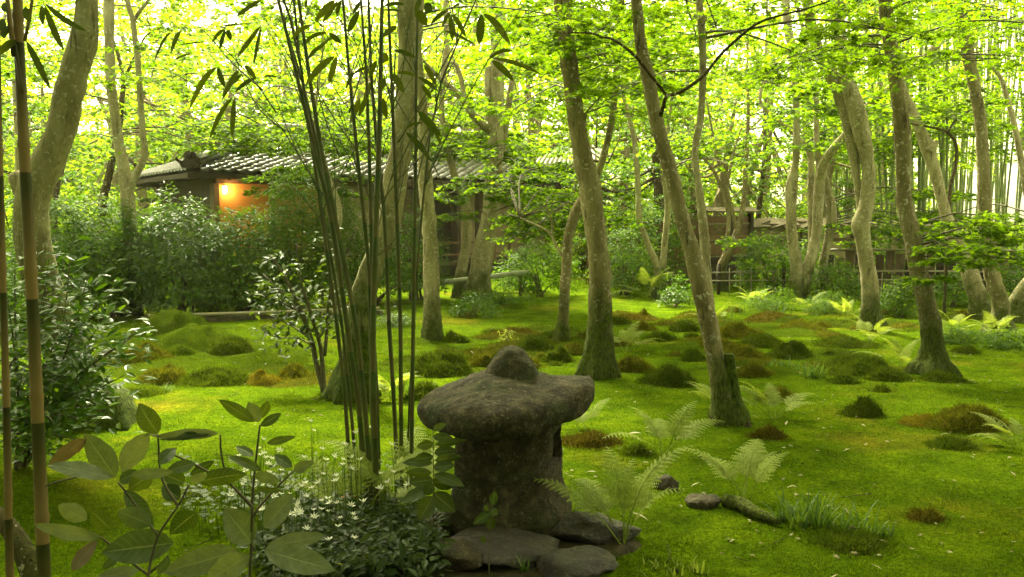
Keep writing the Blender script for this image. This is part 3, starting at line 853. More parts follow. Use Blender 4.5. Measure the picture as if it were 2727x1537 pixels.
# ------------------------------------------------------------------ maples and evergreens on the hillside behind
def forest_tree(name, label, x, y, hgt_, r, z0, n_spray, n_leaf, size, mat, group, tpl=MAPLE2, rng=rng):
    gz = hgt(x, y)
    t = empty(name, (x, y, gz))
    tag(t, label, 'tree', group)
    mb = MB()
    top = np.array([x + rng.normal(0, .5), y + rng.normal(0, .4), gz + hgt_ * .9])
    r0 = .09 + .012 * hgt_
    midp = np.array([x + rng.normal(0, .25), y, gz + hgt_ * .45])
    tube(mb, [(x, y, gz - .3), (x, y, gz + .3), midp, top], [r0 * 1.3, r0, r0 * .75, .03], 8, .4, rough=.1)
    lv = MB()
    for k in range(n_spray):
        u = rng.uniform(0, 1)
        zz = gz + z0 + (hgt_ - z0) * u
        rr = r * (0.45 + 0.9 * math.sqrt(max(0, u * (1.08 - u)))) * math.sqrt(rng.uniform(.1, 1))
        a = rng.uniform(0, 2 * math.pi)
        c = np.array([x + rr * math.cos(a), y + rr * math.sin(a), zz])
        if k % 3 == 0:
            tube(mb, [midp + (top - midp) * max(0, u * .8 - .1), (midp + c) / 2 + np.array([0, 0, .15]), c], [r0 * .3, r0 * .18, .008], 4, .6)
        P, nr, hd, S = spray_leaves(c, r * rng.uniform(.25, .42), n_leaf, rng, size, .09, .5)
        scatter(lv, tpl, P, nr, hd, S)
    mb.build('trunk', M['bark_dark'] if mat == 'evergreen' else M['bark_warm'], t)
    o = lv.build('crown', M[mat], t, smooth=False)
    o['kind'] = 'stuff'
G1 = 'bright maples on the hillside behind the tiled roof'
PH = ['rear slope', 'front slope']
for row, (y0, nrow_, x0, x1) in enumerate([(26.0, 11, -17, 3.5), (32.5, 10, -22, 6), (41.0, 8, -28, 9)]):
    for k in range(nrow_):
        x = x0 + (x1 - x0) * (k + .5) / nrow_ + rng.normal(0, .5)
        y = y0 + rng.normal(0, 1.0)
        forest_tree('hillside_maple', 'bright yellow-green maple on the hillside behind the tiled roof', x, y, rng.uniform(6, 8.5) + row * .7, rng.uniform(2.6, 3.3) + .3 * row, .9 if row == 0 else .4, 36, 100 if row == 0 else 165, .13 if row == 0 else .15, 'maple_far', G1, MAPLE2 if row == 0 else DIAM)
for k in range(11):
    x = -30 + 5.2 * k + rng.normal(0, .6)
    forest_tree('hillside_maple', 'bright yellow-green maple on the hillside behind the tiled roof', x, 52 + rng.normal(0, 2), rng.uniform(11, 14), 4.6, .5, 40, 120, .27, 'maple_far', G1, DIAM)
G2 = 'green maples beyond the garden wall'
for x, y, hh, r in [(5.0, 27, 8.5, 2.6), (8.5, 29, 9, 2.8), (6.5, 33, 9.5, 3.0), (11.5, 27, 8.5, 2.4), (9, 38, 10, 3.0), (3.5, 40, 10, 3.4)]:
    forest_tree('hillside_maple', 'light green maple rising beyond the roofed garden wall', x, y, hh, r, 1.0, 40, 190, .125, 'maple_far', G2, DIAM)
G3 = 'dark evergreens left of the house'
for x, y, hh, r in [(-11.5, 21.5, 4.2, 1.8), (-9.8, 23.0, 4.0, 1.7), (-13.5, 22.5, 4.6, 1.9)]:
    forest_tree('evergreen_tree', 'shaggy green evergreen at the left end of the house', x, y, hh, r, .3, 34, 90, .12, 'evergreen', G3, OVAL4)
forest_tree('evergreen_tree', 'dense dark evergreen between the centre trunk and the leaning brown maple', 3.2, 19.2, 4.4, 1.45, .5, 60, 90, .085, 'evergreen', None, OVAL4)
forest_tree('evergreen_tree', 'dark evergreen directly right of the thick centre trunk', 2.05, 18.6, 3.9, 1.2, .4, 56, 95, .085, 'evergreen', None, OVAL4)
G5 = 'mid-green trees behind the board fence and garden wall'
for x, y, hh, r in [(5.0, 21.5, 4.8, 1.6), (6.6, 23.5, 5.0, 1.8), (8.2, 22.8, 4.6, 1.7), (9.8, 24.0, 5.0, 1.8), (3.0, 23.0, 5.2, 1.8)]:
    forest_tree('evergreen_tree', 'mid-green leafy tree behind the board fence and garden wall', x, y, hh, r, .6, 44, 80, .12, 'shrub', G5, OVAL4)
forest_tree('evergreen_tree', 'round evergreen behind the thin twin-stemmed maple', 4.6, 20.8, 3.9, 1.3, .4, 46, 90, .085, 'shrub', None, OVAL4)

# the wood goes on behind the viewer and shades the foreground
for x, y, hh, r in [(-7.5, -1.0, 8, 2.8), (-3.5, -4.0, 9, 3.2), (1.5, -3.5, 9, 3.2), (6.0, -1.5, 8.5, 3.0), (-1.0, -8.0, 10, 3.6), (5.5, -7.0, 10, 3.6), (-7.0, -7.0, 10, 3.6), (9.5, 3.0, 8, 2.6), (-9.0, 4.0, 8, 2.6)]:
    forest_tree('shade_tree', 'evergreen of the wood behind the viewer, shading the foreground', x, y, hh, r, 0.6, 50, 60, .46, 'evergreen', 'trees behind the viewer', DIAM)

# ------------------------------------------------------------------ bamboo grove at the right rear
rng = np.random.default_rng(5)
variants = []
for k in range(4):
    mb = MB()
    H = 13.0
    bend = rng.normal(0, .25, 2)
    zs, rr = [], []
    z = 0.0
    while z < H:
        L = .28 + .16 * min(1, z / 3)
        for f, m_ in ((0, 1.10), (.05, .98), (.9, .98), (.97, 1.06)):
            zs.append(z + f * L)
            rr.append(.048 * (1 - .55 * (z / H) ** 1.5) * m_)
        z += L
    zs = np.array(zs)
    A = np.stack([bend[0] * (zs / H) ** 2 * 2, bend[1] * (zs / H) ** 2 * 2, zs - .2], 1)
    Vv, t_, q_ = sweep(A, np.array(rr), 8)
    mb.add(Vv, t_, q_)
    lv = MB()
    for j in range(34):
        zz = rng.uniform(2.6, 12.8)
        b = np.array([bend[0] * (zz / H) ** 2 * 2, bend[1] * (zz / H) ** 2 * 2, zz])
        a = rng.uniform(0, 6.28)
        tip = b + np.array([math.cos(a), math.sin(a), .35]) * rng.uniform(.5, 1.2)
        nn = 20
        P = b + (tip - b) * rng.uniform(.3, 1.1, nn)[:, None] + rng.normal(0, .12, (nn, 3))
        scatter(lv, LANCE, P, np.stack([rng.normal(0, .5, nn), rng.normal(0, .5, nn), np.ones(nn)], 1), rand_dirs(nn, rng) + np.array([0, 0, -.3]), rng.uniform(.14, .22, nn))
    variants.append((mb.data('grove_culm', M['culm_grove']), lv.data('grove_leaves', M['maple_far'], False)))
GB = 'culms of the bamboo grove'
for k in range(130):
    Y = rng.uniform(17.5, 34)
    px = rng.uniform(2180 + (0 if Y > 21 else 180), 2800)
    p = at(px, 700, Y)
    x, y = p[0], Y
    t = empty('grove_bamboo', (x, y, hgt(x, y)))
    s = rng.uniform(.55, 1.1)
    t.scale = (s * .75, s * .75, rng.uniform(.9, 1.1))
    t.rotation_euler = (rng.normal(0, .04), rng.normal(0, .05), rng.uniform(0, 6.28))
    tag(t, 'tall pale green culm in the bamboo grove at the right rear', 'bamboo', GB)
    a, b = variants[k % 4]
    link('culm', a, t, (0, 0, 0))
    if k % 2 == 0:
        link('foliage', b, t, (0, 0, 0))['kind'] = 'stuff'

# ------------------------------------------------------------------ the thatched-looking retreat: tiled hip roof, plaster walls, lit lamp
HU = np.array([.80, .60, 0.0])
HV = np.array([-.60, .80, 0.0])
HZ = np.array([0, 0, 1.0])
E0 = at(500, 453, 17.3)
EZ = E0[2]
HL, HD, RISE = 10.6, 3.0, 1.12
def hp(u, v, z):
    return np.array([E0[0], E0[1], 0]) + HU * u + HV * v + HZ * z
house = empty('tea_house', tuple(hp(HL / 2, 3, 0)))
tag(house, 'low plaster tea house with a grey tiled hip roof and a lit lamp', 'house')
def hbox(name, m, u0, u1, v0, v1, z0, z1, parent=house):
    mb = MB()
    box(mb, hp((u0 + u1) / 2, (v0 + v1) / 2, (z0 + z1) / 2), HU * (u1 - u0) / 2, HV * (v1 - v0) / 2, HZ * (z1 - z0) / 2)
    return mb.build(name, M[m], parent, False)
# roof
roof = MB()
c = [hp(0, 0, EZ - .05), hp(HL, 0, EZ - .05), hp(HL - HD, HD, EZ + RISE - .05), hp(HD, HD, EZ + RISE - .05), hp(0, 2 * HD, EZ - .05), hp(HL, 2 * HD, EZ - .05)]
cc = [p - HZ * .10 for p in c]
roof.add(c + cc, [[0, 3, 4], [6, 10, 9], [1, 5, 2], [7, 8, 11]], [[0, 1, 2, 3], [3, 2, 5, 4], [6, 9, 8, 7], [9, 10, 11, 8], [0, 6, 7, 1], [1, 7, 11, 5], [5, 11, 10, 4], [4, 10, 6, 0]])
roof_o = roof.build('roof', M['wood_dark'], house, False)
tt = np.linspace(0, 1, 8)
prof = np.where(tt < .72, -.022 * np.sin(math.pi * tt / .72), .034 * np.sin(math.pi * (tt - .72) / .28))
TW, TLn = .245, .215
SL = math.hypot(HD, RISE)
sv = (HV * HD + HZ * RISE) / SL
nv = np.cross(HU, sv)
tv, tq = [], []
for k, (t_, z_) in enumerate(zip(tt, prof)):
    for s_, dz in ((-.025, .046), (TLn + .03, .002), (-.025, .010)):
        tv.append(HU * (t_ * TW * 1.03) + sv * s_ + nv * (z_ + dz))
for k in range(7):
    a = k * 3
    tq += [[a, a + 3, a + 4, a + 1], [a, a + 2, a + 5, a + 3]]
tile_me = mesh_data('tile', np.array(tv), [np.array(tq)], M['tile'])
rng = np.random.default_rng(3)
rest = MB()
nrow = int(SL / TLn)
for r in range(nrow):
    d = (r + .5) * TLn / SL * HD
    k0, k1 = int(math.ceil((d - .05) / TW)), int((HL - d) / TW)
    for k in range(k0, k1):
        p = hp(k * TW, 0, EZ) + sv * (r * TLn) + nv * rng.normal(.004, .004) + HU * rng.normal(0, .004)
        if r < 6:
            o = link('tile', tile_me, roof_o, tuple(p))
            o.rotation_euler = (rng.normal(0, .012), rng.normal(0, .012), rng.normal(0, .012))
        else:
            rest.add(np.array(tv) + p, None, tq)
o = rest.build('upper_tiles', M['tile'], roof_o)
o['kind'] = 'stuff'
# side slope tiles (left end), seen at a grazing angle
side = MB()
su = (HU * HD + HZ * RISE) / SL
for r in range(nrow):
    d = (r + .5) * TLn / SL * HD
    for k in range(int(d / TW), int((2 * HD - d) / TW)):
        p = hp(0, k * TW, EZ) + su * (r * TLn) + np.cross(su, HV) * .02
        q = [HV * (t_ * TW) + su * s_ + np.cross(su, HV) * (z_ + dz) for t_, z_ in zip(tt, prof) for s_, dz in ((-.025, .03), (TLn + .03, .004), (-.025, .008))]
        side.add(np.array(q) + p, None, tq)
side.build('side_tiles', M['tile'], roof_o)['kind'] = 'stuff'
def ridge(name, a, b, r=.085):
    mb = MB()
    n_ = int(np.linalg.norm(b - a) / .28)
    d = (b - a) / n_
    s = np.cross(d, HZ)
    s /= np.linalg.norm(s)
    w = np.cross(s, d)
    w /= np.linalg.norm(w)
    box(mb, (a + b) / 2 + w * .05, (b - a) / 2, s * .10, w * .05)
    box(mb, (a + b) / 2 + w * .125, (b - a) / 2, s * .085, w * .02)
    for k in range(n_):
        p = a + d * k + w * .15
        ang = np.linspace(0, math.pi, 7)
        Vr = [p + d * f + s * (rr * math.cos(q)) + w * (rr * math.sin(q)) for f, rr in ((0, r * 1.06), (1.0, r * .96)) for q in ang]
        mb.add(np.array(Vr), None, [[j, j + 1, j + 8, j + 7] for j in range(6)])
    return mb.build(name, M['tile'], roof_o)
hipL = (hp(0.1, 0.1, EZ + .04), hp(HD, HD, EZ + RISE))
hipR = (hp(HL - .1, 0.1, EZ + .04), hp(HL - HD, HD, EZ + RISE))
ridge('hip_ridge', *hipL)
ridge('hip_ridge', *hipR)
ridge('main_ridge', hp(HD, HD, EZ + RISE + .03), hp(HL - HD, HD, EZ + RISE + .03), .11)
for (a, b), nm in ((hipL, 'ridge_end_tile'), (hipR, 'ridge_end_tile')):
    d = a - b
    d[2] = 0
    d /= np.linalg.norm(d)
    s = np.cross(d, HZ)
    p = a + d * .02 + HZ * .12
    K_ = .72
    mb = MB()
    q = np.linspace(-.35, math.pi + .35, 14)
    outer = [(K_ * 0.17 * math.cos(x_), K_ * (.16 + .19 * math.sin(x_))) for x_ in q] + [(-.22, -.02), (-.18, -.10), (.18, -.10), (.22, -.02)]
    n_ = len(outer)
    Va = [p + s * x_ + HZ * z_ + d * f for f in (.05, -.05) for x_, z_ in outer]
    ctr = [p + d * .05 + HZ * .12, p - d * .05 + HZ * .12]
    mb.add(np.array(Va + ctr), [[2 * n_, j, (j + 1) % n_] for j in range(n_)] + [[2 * n_ + 1, n_ + (j + 1) % n_, n_ + j] for j in range(n_)], [[j, n_ + j, n_ + (j + 1) % n_, (j + 1) % n_] for j in range(n_)])
    tube(mb, [p + s * .19 + d * .05, p + s * .24 + HZ * .06 + d * .12, p + s * .22 + HZ * .11 + d * .16], [.035, .03, .014], 7, .05)
    tube(mb, [p - s * .19 + d * .05, p - s * .24 + HZ * .06 + d * .12, p - s * .22 + HZ * .11 + d * .16], [.035, .03, .014], 7, .05)
    tube(mb, [p + HZ * .115 + d * .04, p + HZ * .115 + d * .10], [.065, .058], 12, .05)
    mb.build(nm, M['wood_dark'], roof_o)
# rafters under the eave
rf = MB()
for k in range(30):
    u = .15 + k * (HL - .3) / 29
    box(rf, hp(u, .42, EZ - .16 + .42 * RISE / HD), HU * .025, (HV * HD + HZ * RISE) / SL * .42, nv * .03)
rf.build('rafters', M['wood_dark'], house, False)['kind'] = 'stuff'
# walls, posts, openings
WV = .82
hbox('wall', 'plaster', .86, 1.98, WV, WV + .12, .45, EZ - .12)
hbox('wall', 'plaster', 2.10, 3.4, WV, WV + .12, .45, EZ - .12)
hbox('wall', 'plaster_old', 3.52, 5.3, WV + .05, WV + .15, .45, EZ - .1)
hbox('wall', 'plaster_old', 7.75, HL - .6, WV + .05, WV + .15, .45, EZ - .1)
hbox('side_wall', 'wood_dark', .80, .92, WV + .13, 5.2, .3, EZ - .1)
hbox('rear_wall', 'wood_dark', .93, HL - .6, 5.1, 5.2, .3, EZ - .1)
hbox('floor', 'wood_dark', .93, HL - .6, WV + .16, 5.09, .30, .42)
hbox('ceiling', 'wood_dark', .93, HL - .6, WV + .16, 5.09, EZ - .16, EZ - .12)
hbox('stone_footing', 'rock', .75, HL - .5, WV - .1, WV + .3, -.1, .30)
hbox('veranda', 'wood', 4.9, 8.3, .12, WV - .02, .32, .40)
hbox('eave_beam', 'wood_red', .80, HL - .6, WV - .10, WV - .003, EZ - .22, EZ - .10)
for u in (.80, 2.04, 3.46, 5.36, 6.15, 7.0, 7.69, 9.2, HL - .62):
    hbox('post', 'wood', u - .055, u + .055, WV - .09, WV + .20, .30, EZ - .225)
hbox('sliding_door', 'wood', 5.44, 6.07, WV + .06, WV + .10, .44, EZ - .25)
hbox('sliding_door', 'plaster_old', 7.08, 7.6, WV + .06, WV + .10, .44, EZ - .25)
# veranda rail
for u in (5.0, 5.9, 6.8, 7.7, 8.2):
    hbox('rail_post', 'wood_red', u - .03, u + .03, .13, .19, .40, .85)
hbox('hand_rail', 'wood_red', 4.95, 8.25, .125, .195, .852, .90)
hbox('lower_rail', 'wood_red', 4.95, 8.25, .14, .18, .56, .60)
# wall lamp
lp = at(587, 488, 17.9)
lc = hp(.97, WV - .10, 2.10)
lamp = empty('wall_lamp', tuple(lc))
tag(lamp, 'glowing orange wall lamp under the left end of the tiled eave', 'lamp')
mb = MB()
tube(mb, [lc - HZ * .085, lc - HZ * .05, lc + HZ * .05, lc + HZ * .085], [.03, .045, .045, .03], 12, .02)
mb.build('lamp_shade', M['glow'], lamp)
mb = MB()
tube(mb, [lc + HZ * .088, lc + HZ * .115], [.05, .02], 12, .02)
box(mb, lc + HV * .07 + HZ * .10, HU * .012, HV * .03, HZ * .012)
mb.build('lamp_bracket', M['wood_dark'], lamp)
ld = bpy.data.lights.new('lamp_light', 'POINT')
ld.energy = 3.0
ld.color = (1.0, .55, .18)
ld.shadow_soft_size = .05
lo = bpy.data.objects.new('lamp_light', ld)
COL.objects.link(lo)
lo.parent = lamp
lo.location = tuple(HU * .10 - HV * .07)

# tiled hall behind, its roof coloured pale as if sunlit
hb = at(1480, 470, 30)
hall = empty('temple_hall', (hb[0], 30, hgt(hb[0], 30)))
tag(hall, 'sunlit tiled hall roof glimpsed behind the tea house at centre', 'building')
p0, p1 = at(1330, 435, 29), at(1620, 435, 29)
q0, q1 = at(1385, 385, 31.5), at(1600, 385, 31.5)
mb = MB()
mb.add([p0, p1, q1, q0, p0 - HZ * .12, p1 - HZ * .12, q1 - HZ * .12, q0 - HZ * .12], None, [[0, 1, 2, 3], [7, 6, 5, 4], [0, 4, 5, 1], [1, 5, 6, 2], [3, 2, 6, 7], [0, 3, 7, 4]])
hr = mb.build('roof', M['tile_far'], hall, False)
mb = MB()
for k in range(24):
    a = p0 + (p1 - p0) * (k + .5) / 24
    b = q0 + (q1 - q0) * (k + .5) / 24
    tube(mb, [a + HZ * .02, b + HZ * .02], [.045, .045], 6, 9)
mb.build('roll_tiles', M['tile_far'], hr)['kind'] = 'stuff'
mb = MB()
tube(mb, [q0 + HZ * .1, q1 + HZ * .1], [.14, .14], 8, .5)
mb.build('ridge', M['tile_far'], hr)
mb = MB()
cx = (p0 + p1) / 2
box(mb, np.array([cx[0], 30.4, (cx[2] + hgt(cx[0], 30)) / 2 - .2]), (1.4, 0, 0), (0, .9, 0), (0, 0, (cx[2] - hgt(cx[0], 30)) / 2 + .1))
mb.build('wall', M['plaster_old'], hall, False)

# ------------------------------------------------------------------ fences and walls at the back right
def strip_dir(a, b):
    d = b - a
    L = np.linalg.norm(d[:2])
    u = np.array([d[0] / L, d[1] / L, 0])
    return L, u, np.array([-u[1], u[0], 0])
a, b = at(1985, 742, 20.0), at(2520, 742, 21.5)
a[2] = b[2] = 0
L, u, v = strip_dir(a, b)
wall = empty('garden_wall', (*((a + b) / 2)[:2], 0))
tag(wall, 'low earthen garden wall capped with ragged bark strips at back right', 'wall')
mb = MB()
box(mb, (a + b) / 2 + HZ * .60, u * L / 2, v * .12, HZ * .72)
mb.build('wall_body', M['plaster_old'], wall, False)
for k in range(5):
    mb = MB()
    box(mb, a + u * (L * (k + .02) / 4.1) - v * .16 + HZ * .62, u * .06, v * .05, HZ * .70)
    mb.build('post', M['wood'], wall, False)
mb = MB()
box(mb, (a + b) / 2 - v * .14 + HZ * .98, u * L / 2, v * .02, HZ * .035)
mb.build('rail', M['wood'], wall, False)
for row in range(3):
    for k in range(15):
        x_ = L * (k + .5 + rng.normal(0, .12)) / 15
        c_ = a + u * x_ - v * (.26 - .12 * row + rng.normal(0, .02)) + HZ * (1.335 + .052 * row + rng.normal(0, .012))
        mb = MB()
        sl = (v * .9 + HZ * .35) * .13
        tl = u * (L / 15 * rng.uniform(.52, .66)) + HZ * rng.normal(0, .03)
        box(mb, c_, tl, sl, np.cross(tl, sl) / np.linalg.norm(np.cross(tl, sl)) * rng.uniform(.012, .022))
        mb.build('bark_strip', M['bark_roof'], wall, False)

a, b = at(1868, 742, 18.6), at(1992, 742, 19.4)
a[2] = b[2] = 0
L, u, v = strip_dir(a, b)
bf = empty('board_fence', (*((a + b) / 2)[:2], 0))
tag(bf, 'tall reddish-brown board fence with pale horizontal battens, left of the garden wall', 'fence')
for k in range(7):
    mb = MB()
    box(mb, (a + b) / 2 + HZ * (.14 + k * .215) + v * rng.normal(0, .004), u * L / 2, v * .015, HZ * .104)
    mb.build('board', M['wood_red'] if k > 2 else M['wood_dark'], bf, False)
for k in range(4):
    mb = MB()
    z_ = .28 + k * .36
    tube(mb, [a - v * .04 + HZ * z_, b - v * .04 + HZ * (z_ + .01)], [.022, .022], 7, .5)
    mb.build('batten', M['bamboo_dry'], bf)
for f in (0.0, .55, 1.0):
    mb = MB()
    box(mb, a + u * L * f - v * .03 + HZ * .8, u * .05, v * .055, HZ * .86)
    mb.build('post', M['wood_dark'], bf, False)
for k in range(2):
    mb = MB()
    box(mb, (a + b) / 2 - v * (.12 - .24 * k) + HZ * 1.68, u * (L / 2 + .08), v * .13 + HZ * (.05 if k == 0 else -.05), HZ * .015)
    mb.build('cap_board', M['bark_roof'], bf, False)

a, b = at(1560, 742, 19.5), at(1868, 742, 18.8)
a[2] = b[2] = 0
L, u, v = strip_dir(a, b)
bf2 = empty('brush_fence', (*((a + b) / 2)[:2], 0))
tag(bf2, 'dark brown fence hidden behind the shrubs at centre', 'fence')
for k in range(int(L / .16)):
    mb = MB()
    box(mb, a + u * (k + .5) * .16 + HZ * (.7 + rng.normal(0, .01)), u * .075, v * .015, HZ * .72)
    mb.build('board', M['wood_red'], bf2, False)
mb = MB()
box(mb, (a + b) / 2 - v * .035 + HZ * 1.1, u * L / 2, v * .018, HZ * .03)
mb.build('rail', M['wood'], bf2, False)

a, b = at(2195, 742, 17.0), at(2790, 742, 16.4)
a[2] = b[2] = 0
L, u, v = strip_dir(a, b)
lf = empty('timber_fence', (*((a + b) / 2)[:2], 0))
tag(lf, 'low dark timber fence running behind the trees at right', 'fence')
for k in range(int(L / .19)):
    mb = MB()
    hh = .36 + rng.normal(0, .02)
    box(mb, a + u * (k + .5) * .19 + HZ * (hh + .06), u * rng.uniform(.075, .088), v * .014, HZ * hh)
    mb.build('board', M['wood_dark'] if rng.random() < .6 else M['wood'], lf, False)
for z_ in (.86, .44):
    mb = MB()
    tube(mb, [a - v * .05 + HZ * z_, (a + b) / 2 - v * .05 + HZ * (z_ + .015), b - v * .05 + HZ * z_], [.026, .024, .026], 7, .5)
    mb.build('rail', M['bamboo_dry'], lf)

a, b = gnd(1885, 786), gnd(2800, 786)
L, u, v = strip_dir(a, b)
bl = empty('bamboo_fence', (*((a + b) / 2)[:2], 0))
tag(bl, 'knee-high bamboo lattice fence along the back of the moss garden', 'fence')
k = 0
x_ = 0.0
while x_ < L:
    p = a + u * x_
    p[2] = hgt(p[0], p[1])
    mb = MB()
    if k % 6 == 1:
        tube(mb, [p - HZ * .1, p + HZ * .60], [.035, .033], 8, .3)
        mb.build('post', M['wood_dark'], bl)
    else:
        tube(mb, [p - HZ * .1, p + HZ * (.50 + rng.normal(0, .02)) + u * rng.normal(0, .015)], [.012, .011], 6, .3)
        mb.build('stake', M['bamboo_dry'], bl)
    k += 1
    x_ += .21
for z_ in (.28, .44):
    mb = MB()
    tube(mb, [a - v * .03 + HZ * z_, (a + b) / 2 - v * .03 + HZ * (z_ + .02), b - v * .03 + HZ * z_], [.012] * 3, 6, .5)
    mb.build('rail', M['bamboo_dry'], bl)

# bamboo rail by the house, edging and ropes at the left
pr = empty('bamboo_rail', tuple(gnd(1240, 795)))
tag(pr, 'thick pale bamboo pole laid as a rail in front of the house', 'rail')
a, b = at(1055, 768, 15.2), at(1410, 724, 16.0)
mb = MB()
tube(mb, [a + (b - a) * t_ + HZ * rng.normal(0, .004) for t_ in np.linspace(0, 1, 8)], [.047] * 8, 12, .2)
mb.build('pole', M['bamboo_grey'], pr)
for f in (.1, .5, .93):
    p = a + (b - a) * f
    mb = MB()
    tube(mb, [(p[0], p[1] + .03, hgt(p[0], p[1]) - .1), (p[0], p[1] + .03, p[2] - .05)], [.03, .028], 7, .3)
    mb.build('support', M['wood'], pr)
ed = empty('bamboo_edging', tuple(gnd(560, 862)))
tag(ed, 'bamboo edging pole on a low stone kerb before the hedge', 'edging')
a, b = gnd(395, 862), gnd(1010, 842)
L, u, v = strip_dir(a, b)
k = 0
x_ = 0
while x_ < L - .3:
    w = rng.uniform(.28, .45)
    p = a + u * (x_ + w / 2)
    mb = MB()
    box(mb, (p[0], p[1], hgt(p[0], p[1]) + .02), u * (w / 2 - .008), v * .05, HZ * (.045 + rng.normal(0, .005)))
    mb.build('kerb_stone', M['rock'], ed, False)
    x_ += w
mb = MB()
tube(mb, [a - v * .02 + HZ * .105, (a + b) / 2 - v * .02 + HZ * .10, b - v * .02 + HZ * .105], [.027] * 3, 9, .3)
mb.build('pole', M['bamboo_dry'], ed)
rp = empty('rope_barrier', tuple(gnd(540, 830)))
tag(rp, 'thin rope strung between short stakes in front of the hedge', 'barrier')
prev = None
for px, py in ((380, 838), (515, 842), (690, 836), (860, 832)):
    p = gnd(px, py)
    mb = MB()
    tube(mb, [p - HZ * .1, p + HZ * .48], [.02, .018], 7, .3)
    mb.build('stake', M['wood_dark'], rp)
    if prev is not None:
        for z_ in (.42, .22):
            mb = MB()
            tube(mb, [prev + HZ * z_, (prev + p) / 2 + HZ * (z_ - .05), p + HZ * z_], [.006] * 3, 5, .1)
            mb.build('rope', M['rope'], rp)
    prev = p

# ------------------------------------------------------------------ shrubs
def bush(name, label, px, py, wpx, hpx, n, size, mat, tpl=OVAL4, depth=.75, Y=None, group=None, shell=.45, cat='shrub', up=.5, lump=.25, seed=1):
    rg = np.random.default_rng(seed + int(px) * 3 + int(py))
    if Y is None:
        b = gnd(px, py)
        Y = b[1]
    else:
        p = at(px, py, Y)
        b = np.array([p[0], Y, hgt(p[0], Y)])
    rx, rz = wpx * .5 * Y / FPX, hpx * Y / FPX
    t = empty(name, tuple(b))
    tag(t, label, cat, group)
    d = rg.normal(0, 1, (n, 3))
    d /= np.linalg.norm(d, axis=1)[:, None]
    d[:, 2] = np.abs(d[:, 2]) * 1.0 - .12
    rr = (1 - shell * rg.uniform(0, 1, n) ** 1.6) * (1 + lump * fbm(d * 2.2 + px, 3))
    # leaves bunch along shoots
    k = max(6, n // 9)
    sh = rg.integers(0, k, n)
    P = np.stack([d[sh, 0] * rx * rr[sh], d[sh, 1] * rx * depth * rr[sh], rz * (.12 + .88 * np.clip(d[sh, 2] + .12, 0, 1.1) * rr[sh])], 1)
    P = P + rg.normal(0, size * .85, (n, 3)) * np.array([1, 1, .6])
    P[:, 2] = np.maximum(P[:, 2], .02)
    nr = d[sh] * .7 + np.array([0, 0, up]) + rg.normal(0, .35, (n, 3))
    hd = d[sh] + rg.normal(0, .8, (n, 3)) + np.array([0, 0, -.25])
    lv = MB()
    scatter(lv, tpl, P + b, nr, hd, rg.uniform(.65, 1.2, n) * size)
    lv.build('foliage', M[mat], t, False)['kind'] = 'stuff'
    ns = 7
    for j in range(ns):
        e_ = P[rg.integers(0, n)] * np.array([.75, .75, .85])
        mb = MB()
        st = np.array([rg.normal(0, .05), rg.normal(0, .05), -.05])
        tube(mb, [b + st, b + e_ * np.array([.35, .35, .5]), b + e_], [.008 + .012 * rz, .006 + .008 * rz, .003], 6, .1)
        mb.build('stem', M['twig'], t)
    return t
bush('camellia_hedge', 'glossy camellia bush behind the leaning maple, left end of the hedge', 170, 852, 340, 330, 6500, .085, 'evergreen', seed=2, lump=.18)
bush('camellia_hedge', 'glossy camellia bush left of the forked maple in the hedge', 300, 842, 300, 300, 6000, .085, 'evergreen', seed=3, lump=.18)
bush('camellia_hedge', 'tallest glossy camellia bush in the hedge, just below the lit wall', 480, 838, 360, 305, 9000, .09, 'gloss', seed=4, lump=.18)
bush('camellia_hedge', 'dense camellia bush at the right end of the hedge', 650, 832, 320, 280, 7000, .085, 'evergreen', seed=5, lump=.18)
bush('azalea_bush', 'low clipped azalea under the hedge by the edging pole', 575, 836, 150, 80, 1800, .05, 'shrub', seed=6)
bush('azalea_bush', 'low dark azalea between stakes behind the edging pole', 780, 832, 140, 90, 1600, .05, 'shrub', seed=6)
bush('nandina_bush', 'light green nandina screening the house left of the bamboo clump', 800, 830, 210, 400, 6500, .12, 'shrub', LANCE, Y=13.9, seed=7)
bush('nandina_bush', 'yellow-green nandina in front of the plaster wall behind the bamboo clump', 890, 832, 160, 360, 4200, .12, 'shrub', LANCE, Y=14.4, seed=8)
bush('camellia_bush', 'dark camellia between the bamboo clump and the straight pale maple', 1000, 826, 210, 250, 3600, .075, 'evergreen', Y=14.8, seed=9)
bush('leafy_shrub', 'small glossy shrub at the foot of the cracked maple', 1262, 842, 130, 62, 900, .055, 'gloss', seed=10)
bush('leafy_shrub', 'green shrub under the maple sprays right of the house railing', 1440, 790, 210, 150, 3000, .07, 'shrub', Y=16.2, seed=11)
bush('leafy_shrub', 'dark shrub filling the gap behind the slim curving maple', 1390, 770, 150, 120, 1800, .07, 'evergreen', Y=17.2, seed=12)
bush('leafy_shrub', 'feathery green shrub right of the thick centre trunk', 1665, 800, 190, 190, 3200, .07, 'shrub', Y=16.6, seed=13)
bush('leafy_shrub', 'dark leafy shrub behind the forking thin maple', 1750, 775, 200, 230, 3200, .075, 'evergreen', Y=17.8, seed=14)
bush('aspidistra_clump', 'low clump of dark broad leaves right of the forking thin maple', 1815, 790, 100, 70, 380, .16, 'evergreen', LANCE, Y=15.6, seed=15, shell=.8)
bush('leafy_shrub', 'low glossy shrub at the foot of the forking thin maple', 1800, 812, 90, 55, 700, .055, 'gloss', seed=16)
bush('leafy_shrub', 'bright green rounded shrub in front of the board fence', 2050, 790, 180, 170, 3000, .08, 'shrub', Y=16.9, seed=17)
bush('leafy_shrub', 'soft green shrub between the multi-stemmed and twin-trunked maples', 2225, 800, 150, 110, 1800, .075, 'shrub', Y=16.0, seed=18)
